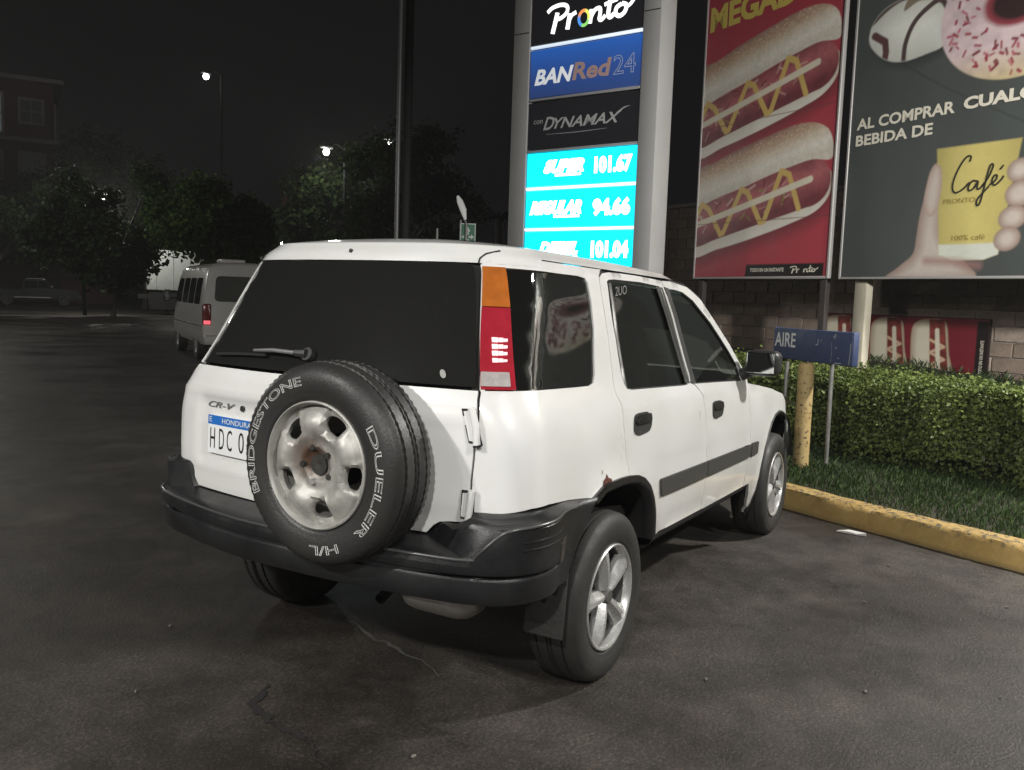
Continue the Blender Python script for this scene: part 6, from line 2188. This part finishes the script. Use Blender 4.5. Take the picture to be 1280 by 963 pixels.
def tree(name, x, y, h, blobs, n, size, leafm, label, group=None, trunk_h=None, seed=0):
    rs = np.random.default_rng(seed)
    e = empty(name, (x, y, 0), label, 'tree', group)
    tb_ = MB(); th = trunk_h or h * .5
    tb_.tube([(0, 0, 0), (.05 * h * .3, 0, th * .5), (.02, .05, th)], [.045 * h * .55, .035 * h * .55, .028 * h * .5], 9)
    for bx, by, bz, br in blobs:
        tb_.tube([(.02, .03, th * .75), (bx * .45, by * .45, (th * .8 + bz) / 2), (bx * .9, by * .9, bz)], [.02 * h * .5, .014 * h * .5, .006 * h * .5], 6)
    tb_.build('trunk', M['bark'], e, smooth=60)
    C_ = []; N_ = []; T_ = []
    w = np.array([b_[3] ** 2 for b_ in blobs]); w /= w.sum()
    for (bx, by, bz, br), wk in zip(blobs, w):
        k = int(n * wk)
        # leaf clumps on the outside of each bough
        nc = max(int(k / 38), 6)
        d = rs.normal(size=(nc, 3)); d /= np.linalg.norm(d, axis=1, keepdims=True)
        cc_ = np.array([bx, by, bz]) + d * br * rs.uniform(.45, 1.08, (nc, 1)) * np.array([1, 1, .8])
        ci = rs.integers(0, nc, k)
        p = cc_[ci] + rs.normal(0, br * .16, (k, 3))
        C_.append(p); N_.append(d[ci] + rs.normal(0, .6, (k, 3)) + np.array([0, 0, .4]))
        T_.append(np.clip(rs.normal(.5, .15, nc)[ci] + rs.normal(0, .15, k), 0, 1))
    v, f, tn = leaves(np.concatenate(C_), np.concatenate(N_), size, np.concatenate(T_), rs)
    np_mesh('crown', v, f, 3, leafm, tn, e)
    return e


def at_px(px, py, d):
    r_ = np.array(cf) + np.array(cr) * (px - 640) / 1091.2 + np.array(cu) * (481.5 - py) / 1091.2
    return np.array(cam.matrix_world.translation) + r_ * d


# planted where they stand: position in metres, crown boughs relative to the trunk foot
rt = random.Random(5)


def boughs(n, rx, z0, z1, r0, r1, flat=.7):
    return [(rt.uniform(-rx, rx), rt.uniform(-rx, rx) * flat, rt.uniform(z0, z1), rt.uniform(r0, r1)) for _ in range(n)]


tree('leafy_tree', 19.3, 23.6, 4.6, boughs(11, 1.75, 3.0, 4.5, .75, 1.15), 12000, .20, M['leaf_a'], 'bright green leafy tree crown above the minibus and truck', trunk_h=2.4, seed=1)
tree('leafy_tree', 20.9, 31.9, 6, boughs(13, 2.3, 2.2, 6.0, .9, 1.5), 12000, .22, M['leaf_b'], 'dark bushy tree hiding the left end of the box truck', trunk_h=2.6, seed=2)
tree('leafy_tree', 22.8, 44.5, 7, boughs(13, 3.4, 3.4, 6.6, 1.3, 2.0), 9000, .32, M['leaf_b'], 'dark broad tree standing over the pickup at far left', trunk_h=3, seed=3)
tree('leafy_tree', 33.0, 46.0, 9, boughs(14, 4.2, 4.0, 9.5, 1.6, 2.6), 9000, .40, M['leaf_b'], 'tall dark tree behind the box truck', trunk_h=4, seed=4)
tree('leafy_tree', 34.5, 33.5, 9, boughs(14, 3.2, 4.2, 9.0, 1.2, 2.0), 10000, .30, M['leaf_b'], 'dim tall tree beneath the street lamp left of the tall pole', trunk_h=4, seed=5)
tree('leafy_tree', 32.0, 25.0, 8, boughs(12, 3.0, 3.0, 8.4, 1.2, 2.0), 8000, .30, M['leaf_b'], 'dim tree right of the tall pole behind the car roof', trunk_h=4, seed=6)

# palm, faint, behind the green sign
PA = empty('palm_tree', (20.5, 12.2, 0), 'faint palm with arching fronds left of the price sign tower', 'tree')
pt_ = MB(); pt_.tube([(0, 0, 0), (.10, .05, 2.0), (.05, .1, 3.9)], [.17, .13, .11], 10); pt_.build('trunk', M['bark'], PA, smooth=60)
for k in range(13):
    a = 2 * math.pi * k / 13 + rt.uniform(-.2, .2); L = rt.uniform(1.7, 2.3); up_ = rt.uniform(.3, 1.1)
    fr_ = MB(); pts = [(.05 + math.cos(a) * L * s, .1 + math.sin(a) * L * s, 3.9 + up_ * L * s - 1.15 * L * s * s) for s in np.linspace(0, 1, 12)]
    fr_.tube(pts, [.022 * (1 - .8 * i / 11) for i in range(12)], 4)
    for i in range(1, 12):
        c_ = Vector(pts[i]); sdv = Vector((-math.sin(a), math.cos(a), 0)); fwd = Vector((math.cos(a), math.sin(a), 0))
        ll = .55 * math.sin(math.pi * (.12 + .8 * i / 12))
        for sg in (1, -1):
            tip = c_ + sdv * sg * ll + fwd * .22 - Vector((0, 0, ll * .55))
            fr_.add([tuple(c_ - fwd * .03), tuple(c_ + fwd * .05), tuple(tip)], [(0, 1, 2)])
    fr_.build('frond', M['leaf_b'], PA)

# --- red house on the left
m, nt, b = new_mat('dull_red_stucco')
b.inputs['Base Color'].default_value = (.065, .028, .024, 1); b.inputs['Roughness'].default_value = .9
M['redwall'] = m
M['houseframe'] = mat('pale_window_frame', (.17, .15, .145), .8)
M['litwin'] = mat('lit_window', (.2, .22, .22), .4, emit=(.65, .80, .85), estr=.055)
M['dimwin'] = mat('dim_window', (.03, .03, .032), .3, emit=(.5, .5, .55), estr=.004)
HO = empty('red_house', (34.1, 60.3, 0), 'dull red two-storey house with pale window frames at the left edge', 'house', rz=R(-30))
hw = MB(); hw.box((-5.2, 4, 7.75), (14, 8, 15.5)); hw.build('wall', M['redwall'], HO)
bd = MB(); bd.bbox((-5.2, -.35, 11.4), (14.6, .9, .30), .03, 1); bd.build('balcony_slab', M['houseframe'], HO)
rfh = MB(); rfh.bbox((-5.2, 3.6, 15.6), (15.2, 9.4, .3), .03, 1); rfh.build('roof', M['houseframe'], HO)
for x, z, w_, h_, lit in ((.35, 13.5, 1.3, 1.5, 0), (-1.9, 13.2, .8, 2.6, 1), (-4.6, 13.5, 1.5, 1.8, 0), (.35, 9.6, 1.4, 1.8, 0), (-2.3, 9.6, 1.4, 1.8, 0), (.35, 5.0, 1.4, 1.8, 0)):
    f_ = MB()
    f_.bbox((x, -.06, z), (w_ + .4, .14, h_ + .4), .03, 1); fo = f_.build('window', M['houseframe'], HO)
    p_ = MB(); p_.box((x, -.135, z), (w_, .02, h_)); p_.build('pane', M['litwin'] if lit else M['dimwin'], fo)
    b_m = MB(); b_m.box((x, -.15, z), (.09, .03, h_)); b_m.box((x, -.152, z), (w_, .03, .09)); b_m.build('glazing_bar', M['houseframe'], fo)
dp = MB(); dp.tube([(1.85, -.1, 3), (1.85, -.1, 14.2)], .10, 8); dp.build('drainpipe', M['houseframe'], HO)

# small lit house fronts between the red house and the trees
for (x, y, z, w_, h_, lb) in ((36.2, 57.4, 8.6, .9, .75, 'small glowing pale window right of the red house'), (36.9, 57.0, 7.0, .6, .9, 'small dim lit doorway right of the red house below the window')):
    e = empty('lit_hut', (x, y, 0), lb, 'house', rz=R(-36))
    a_ = MB(); a_.box((0, 1.6, z / 2 + .6), (2.6, 3, z + 1.2)); a_.build('wall', M['redwall'], e)
    w3 = MB(); w3.box((0, .07, z), (w_, .06, h_)); w3.build('window', M['litwin'], e)

# --- hillside town
M['hill'] = mat('dark_hillside', (.12, .11, .10), 1.0, var=.5, vscale=.15)
hv = []
nx_, ny_ = 34, 12
dirL = np.array([math.cos(R(56)), math.sin(R(56))])
for j in range(ny_ + 1):
    for i in range(nx_ + 1):
        az = R(30 + 70 * i / nx_); dist = 82 + 120 * j / ny_
        up_ = sstep(0, .55, j / ny_)
        edge = sstep(40, 56, 30 + 70 * i / nx_)
        hgt = (20 * up_ + 2 * math.sin(i * 1.3) * up_ + 1.0 * math.sin(i * .7 + j)) * edge
        hv.append((-3 + dist * math.cos(az), -2.2 + dist * math.sin(az), max(hgt, -.5)))
hl_ = WB(); hl_.add(hv, [(j * (nx_ + 1) + i, j * (nx_ + 1) + i + 1, (j + 1) * (nx_ + 1) + i + 1, (j + 1) * (nx_ + 1) + i) for j in range(ny_) for i in range(nx_)])
tag(hl_.build('hillside', M['hill'], smooth=180), 'dark hillside behind the trees and houses', 'hill', kind='structure')

# --- street lamps with their glow
M['lampglow'] = mat('lamp_lens', (.9, .9, .85), .4, emit=(1, 1, .93), estr=9.0)
M['lampglow2'] = mat('lamp_lens_white', (.9, .9, .9), .4, emit=(.97, 1, 1), estr=9.0)
M['lamphead'] = mat('lamp_housing', (.10, .10, .10), .5)
M['pole'] = mat('dark_pole_paint', (.008, .008, .008), .9, spec=.1)


def street_lamp(x, y, z, r_, label, power, mt, arm=(.9, -.5), zb=0.0):
    e = empty('street_lamp', (x + arm[0], y + arm[1], zb), label, 'street lamp', 'street lamps on the hillside')
    p_ = WB(); p_.tube([(x + arm[0], y + arm[1], zb), (x + arm[0], y + arm[1], z + .3)], .09, 8); p_.tube([(x + arm[0], y + arm[1], z + .2), (x + arm[0] * .5, y + arm[1] * .5, z + .45), (x, y, z + .25)], .04, 6)
    p_.build('pole', M['pole'], e, smooth=50)
    h_ = WB(); h_.bbox((x, y, z + .22), (.7, .34, .14), .05, 2); h_.build('lamp_head', M['lamphead'], e, smooth=40)
    g_m = WB()
    n1_, n2_ = 14, 8
    vs = [(x + r_ * math.sin(math.pi * j / n2_) * math.cos(2 * math.pi * i / n1_), y + r_ * math.sin(math.pi * j / n2_) * math.sin(2 * math.pi * i / n1_), z - .02 + r_ * math.cos(math.pi * j / n2_)) for j in range(n2_ + 1) for i in range(n1_)]
    g_m.add(vs, [(j * n1_ + i, j * n1_ + (i + 1) % n1_, (j + 1) * n1_ + (i + 1) % n1_, (j + 1) * n1_ + i) for j in range(n2_) for i in range(n1_)])
    g_m.build('lamp_globe', mt, e, smooth=180)
    ld = bpy.data.lights.new('street_lamp_light', 'POINT'); ld.energy = power; ld.color = (1, .98, .90); ld.shadow_soft_size = .3
    lo = bpy.data.objects.new('street_lamp_light', ld); COL.objects.link(lo); lo.location = Vector((x, y, z - r_ - .35)) - world_loc(e); lo.parent = e


street_lamp(39.3, 47.7, 15.9, .21, 'bright street lamp highest on the dark hillside at upper left', 90, M['lampglow2'], zb=0.0)
street_lamp(31.6, 29.6, 8.65, .17, 'bright street lamp above the trees left of the tall pole', 420, M['lampglow'])
street_lamp(35.7, 28.75, 9.7, .10, 'small street lamp beside the tall pole', 250, M['lampglow'], arm=(.7, -.6))
street_lamp(22.3, 34.6, 5.4, .12, 'hidden street lamp behind the dark bushy tree lighting the truck', 1100, M['lampglow'], arm=(-.6, .5))
street_lamp(9.0, 27.5, 6.4, .15, 'added unseen lamp beyond the left edge lighting the green tree and the minibus', 1200, M['lampglow'], arm=(-.8, .3))  # invented lamp, out of view, to brighten tree and minibus
# far house lights
for x, y, z, lb in ((34.5, 31.4, 6.0, 'lit shutters of a house under the middle street lamp'),):
    e = empty('far_house', (x + 4, y + 4, 0), lb, 'house', rz=R(-48))
    a_ = MB(); a_.box((0, 2.4, 3.6), (6, 4, 7.2)); a_.build('wall', M['redwall'], e)
    for k in range(5):
        w3 = MB(); w3.box((-1.2, .37, 5.4 + k * .30), (2.1, .05, .07)); w3.build('shutter_slat', mat('lit_slat', (.4, .4, .35), .6, emit=(.8, .8, .65), estr=.05), e)
    w3 = MB(); w3.box((-.3, .36, 5.9), (.5, .05, .9)); w3.build('window', M['litwin'], e)

# --- tall steel pole behind the roof
PO = empty('utility_pole', (8.2, 6.63, 0), 'tall slim steel pole rising behind the car roof', 'pole')
p_ = WB(); p_.tube([(8.2, 6.63, 0), (8.2, 6.63, 4.0), (8.2, 6.63, 9.5)], [.04, .036, .032], 14); p_.build('pale_line', mat('pole_pale_side', (.15, .15, .15), .4, metal=.3), PO, smooth=50)  # lighter line of the one pole, built as a thin tube
p_ = WB(); p_.tube([(8.27, 6.51, 0), (8.27, 6.51, 9.0)], .07, 12); p_.build('dark_band', mat('pole_dark_side', (.035, .035, .037), .7), PO, smooth=50)  # darker band of the same pole, built as a second tube
p_ = WB(); p_.bbox((8.3, 6.55, .06), (.5, .5, .12), .02, 2); p_.build('base_plate', M['pole'], PO)
# small vertical pipes near the sign
for (x, y, z1, lb) in ((14.2, 10.1, 3.05, 'thin grey stake left of the green sign'), (13.0, 7.2, 3.1, 'thin grey stake left of the price sign tower')):
    p_ = WB(); p_.tube([(x, y, 0), (x, y, z1)], .03, 8); tag(p_.build('stake', M['galv'], smooth=50), lb, 'pole')

# --- green assembly-point sign and curved white lamp arm
GS = empty('green_sign', (13.87, 9.01, 0), 'green sign with white arrows on a thin post above the car roof', 'sign', rz=R(-58))
p_ = MB(); p_.tube([(-.17, .03, 0), (-.17, .03, 3.2)], .025, 8); p_.build('post', M['galv'], GS, smooth=50)
s_ = MB(); s_.bbox((0, 0, 2.82), (.36, .02, .62), .004, 1); so = s_.build('sign_plate', mat('green_sign_face', (.015, .14, .075), .4, emit=(.02, .2, .1), estr=.06), GS)
wht = mat('reflective_white', (.75, .78, .76), .4)
bw = MB()
for x0, x1, z0, z1 in ((-.175, .175, 3.105, 3.125), (-.175, .175, 2.515, 2.535), (-.175, -.155, 2.535, 3.105), (.155, .175, 2.535, 3.105)): bw.box(((x0 + x1) / 2, -.0115, (z0 + z1) / 2), (x1 - x0, .003, z1 - z0))
bw.build('border', wht, so)
ar = MB(); f_s = lambda x, z: (x, -.0125, z)
for dx, dz in ((0, 1), (0, -1), (1, 0), (-1, 0)):
    c0 = (dx * .085, 2.82 + dz * .135); px_, pz_ = -dz, dx
    tri = [(c0[0] + dx * .055, c0[1] + dz * .095), (c0[0] - dx * .01 + px_ * .055, c0[1] - dz * .01 + pz_ * .055), (c0[0] - dx * .01 - px_ * .055, c0[1] - dz * .01 - pz_ * .055)]
    ar.add([f_s(*p) for p in tri], [(0, 1, 2)])
    st_q = [(c0[0] - dx * .065 + px_ * .022, c0[1] - dz * .09 + pz_ * .022), (c0[0] - dx * .065 - px_ * .022, c0[1] - dz * .09 - pz_ * .022), (c0[0] - dx * .012 - px_ * .022, c0[1] - dz * .012 - pz_ * .022), (c0[0] - dx * .012 + px_ * .022, c0[1] - dz * .012 + pz_ * .022)]
    ar.add([f_s(*p) for p in st_q], [(0, 1, 2, 3)])
ar.build('arrows', wht, so)
WA = empty('lamp_arm', (13.85, 9.15, 0), 'curved white arm of a floodlight above the green sign', 'lamp')
p_ = WB(); p_.tube([(13.78, 9.0, 0), (13.78, 9.0, 3.1), (13.78, 9.05, 3.25)], .03, 8); p_.build('post', M['galv'], WA, smooth=50)
p_ = WB(); p_.tube([(13.78, 9.03, 3.20), (13.79, 9.10, 3.42), (13.79, 9.20, 3.62), (13.80, 9.27, 3.74)], [.028, .075, .070, .03], 10); p_.build('lamp_hood', mat('white_hood', (.7, .7, .68), .4, emit=(1, 1, .95), estr=.15), WA, smooth=60)

# --- power line
pl = WB()
pts = [(14 + 30 * t, 52 - 24 * t, 21.2 + 6 * t - 3.0 * (1 - (2 * t - 1) ** 2)) for t in np.linspace(-.6, 1.4, 40)]
pl.tube(pts, .022, 5)
tag(pl.build('power_line', mat('cable', (.10, .10, .10), .7)), 'single power line sagging across the top left corner', 'cable')

# --- the canopy lamps that light the forecourt (behind the camera)
place = {0: 'over the right rear of the white car', 1: 'over the lane left of the white car', 2: 'farthest back on the right', 3: 'farthest back on the left'}
for i, (x, y, p) in enumerate(LAMPS):
    e = empty('canopy_lamp', (x, y, CANOPY_Z), 'square canopy lamp ' + place[i], 'lamp', 'canopy lamps over the forecourt')
    h_ = MB(); h_.bbox((0, 0, .02), (.52, .52, .12), .02, 2); h_.build('housing', M['lamphead'], e)
    g_ = MB(); g_.box((0, 0, -.045), (.38, .38, .01)); g_.build('lens', mat('canopy_lens', (.9, .9, .88), .4, emit=(1, .97, .9), estr=4.0), e)
cn = WB(); cn.bbox((-9.3, -1.5, CANOPY_Z + .32), (9.0, 12.5, .42), .04, 2)
tag(cn.build('canopy', mat('canopy_white', (.55, .55, .53), .5)), 'flat canopy of the petrol station over the forecourt', 'canopy')
e = empty('yard_lamp', (HEDGE_LAMP[0] + .3, HEDGE_LAMP[1] - .4, 0), 'square yard lamp on a mast over the right end of the hedge', 'lamp')
h_ = WB(); h_.bbox((HEDGE_LAMP[0], HEDGE_LAMP[1], HEDGE_LAMP[2] + .09), (.42, .42, .12), .03, 2); h_.build('lamp_head', M['lamphead'], e)
m_ = WB(); m_.tube([(HEDGE_LAMP[0] + .3, HEDGE_LAMP[1] - .4, 0), (HEDGE_LAMP[0] + .3, HEDGE_LAMP[1] - .4, 5.3), (HEDGE_LAMP[0], HEDGE_LAMP[1], 5.36)], .05, 10); m_.build('mast', M['pole'], e, smooth=50)
for (loc, aim, p), lb in zip(ADDED_FLOODS, ('added unseen floodlight on a mast at the right aimed at the banners', 'added unseen floodlight on a mast at the left aimed at the minibus')):
    d = (Vector(aim) - Vector(loc)).normalized()
    e = empty('floodlight', (loc[0] - d.x * .12, loc[1] - d.y * .12, 0), lb, 'lamp')
    h_ = WB(); h_.bbox(Vector(loc) - d * .09, (.42, .42, .12), .03, 2, rot=d.to_track_quat('-Z', 'Y').to_matrix()); h_.build('lamp_head', M['lamphead'], e)
    m_ = WB(); m_.tube([(loc[0] - d.x * .2, loc[1] - d.y * .2, 0), (loc[0] - d.x * .2, loc[1] - d.y * .2, loc[2])], .06, 10); m_.build('mast', M['pole'], e, smooth=50)

# ================================================================ THIN HAZE ADDED TO LIFT THE BLACKS
m = bpy.data.materials.new('night_haze'); m.use_nodes = True
nt = m.node_tree; nt.nodes.clear()
out = nt.nodes.new('ShaderNodeOutputMaterial')
pv = nt.nodes.new('ShaderNodeVolumePrincipled')
pv.inputs['Color'].default_value = (.92, .92, .95, 1)
pv.inputs['Density'].default_value = .0009
pv.inputs['Anisotropy'].default_value = 0.0
nt.links.new(pv.outputs[0], out.inputs['Volume'])
hz = WB(); hz.box((0, 0, 15.5), (960, 960, 33))
ho = tag(hz.build('haze', m), 'thin haze added over the forecourt to lift the dark tones', 'haze', kind='stuff')
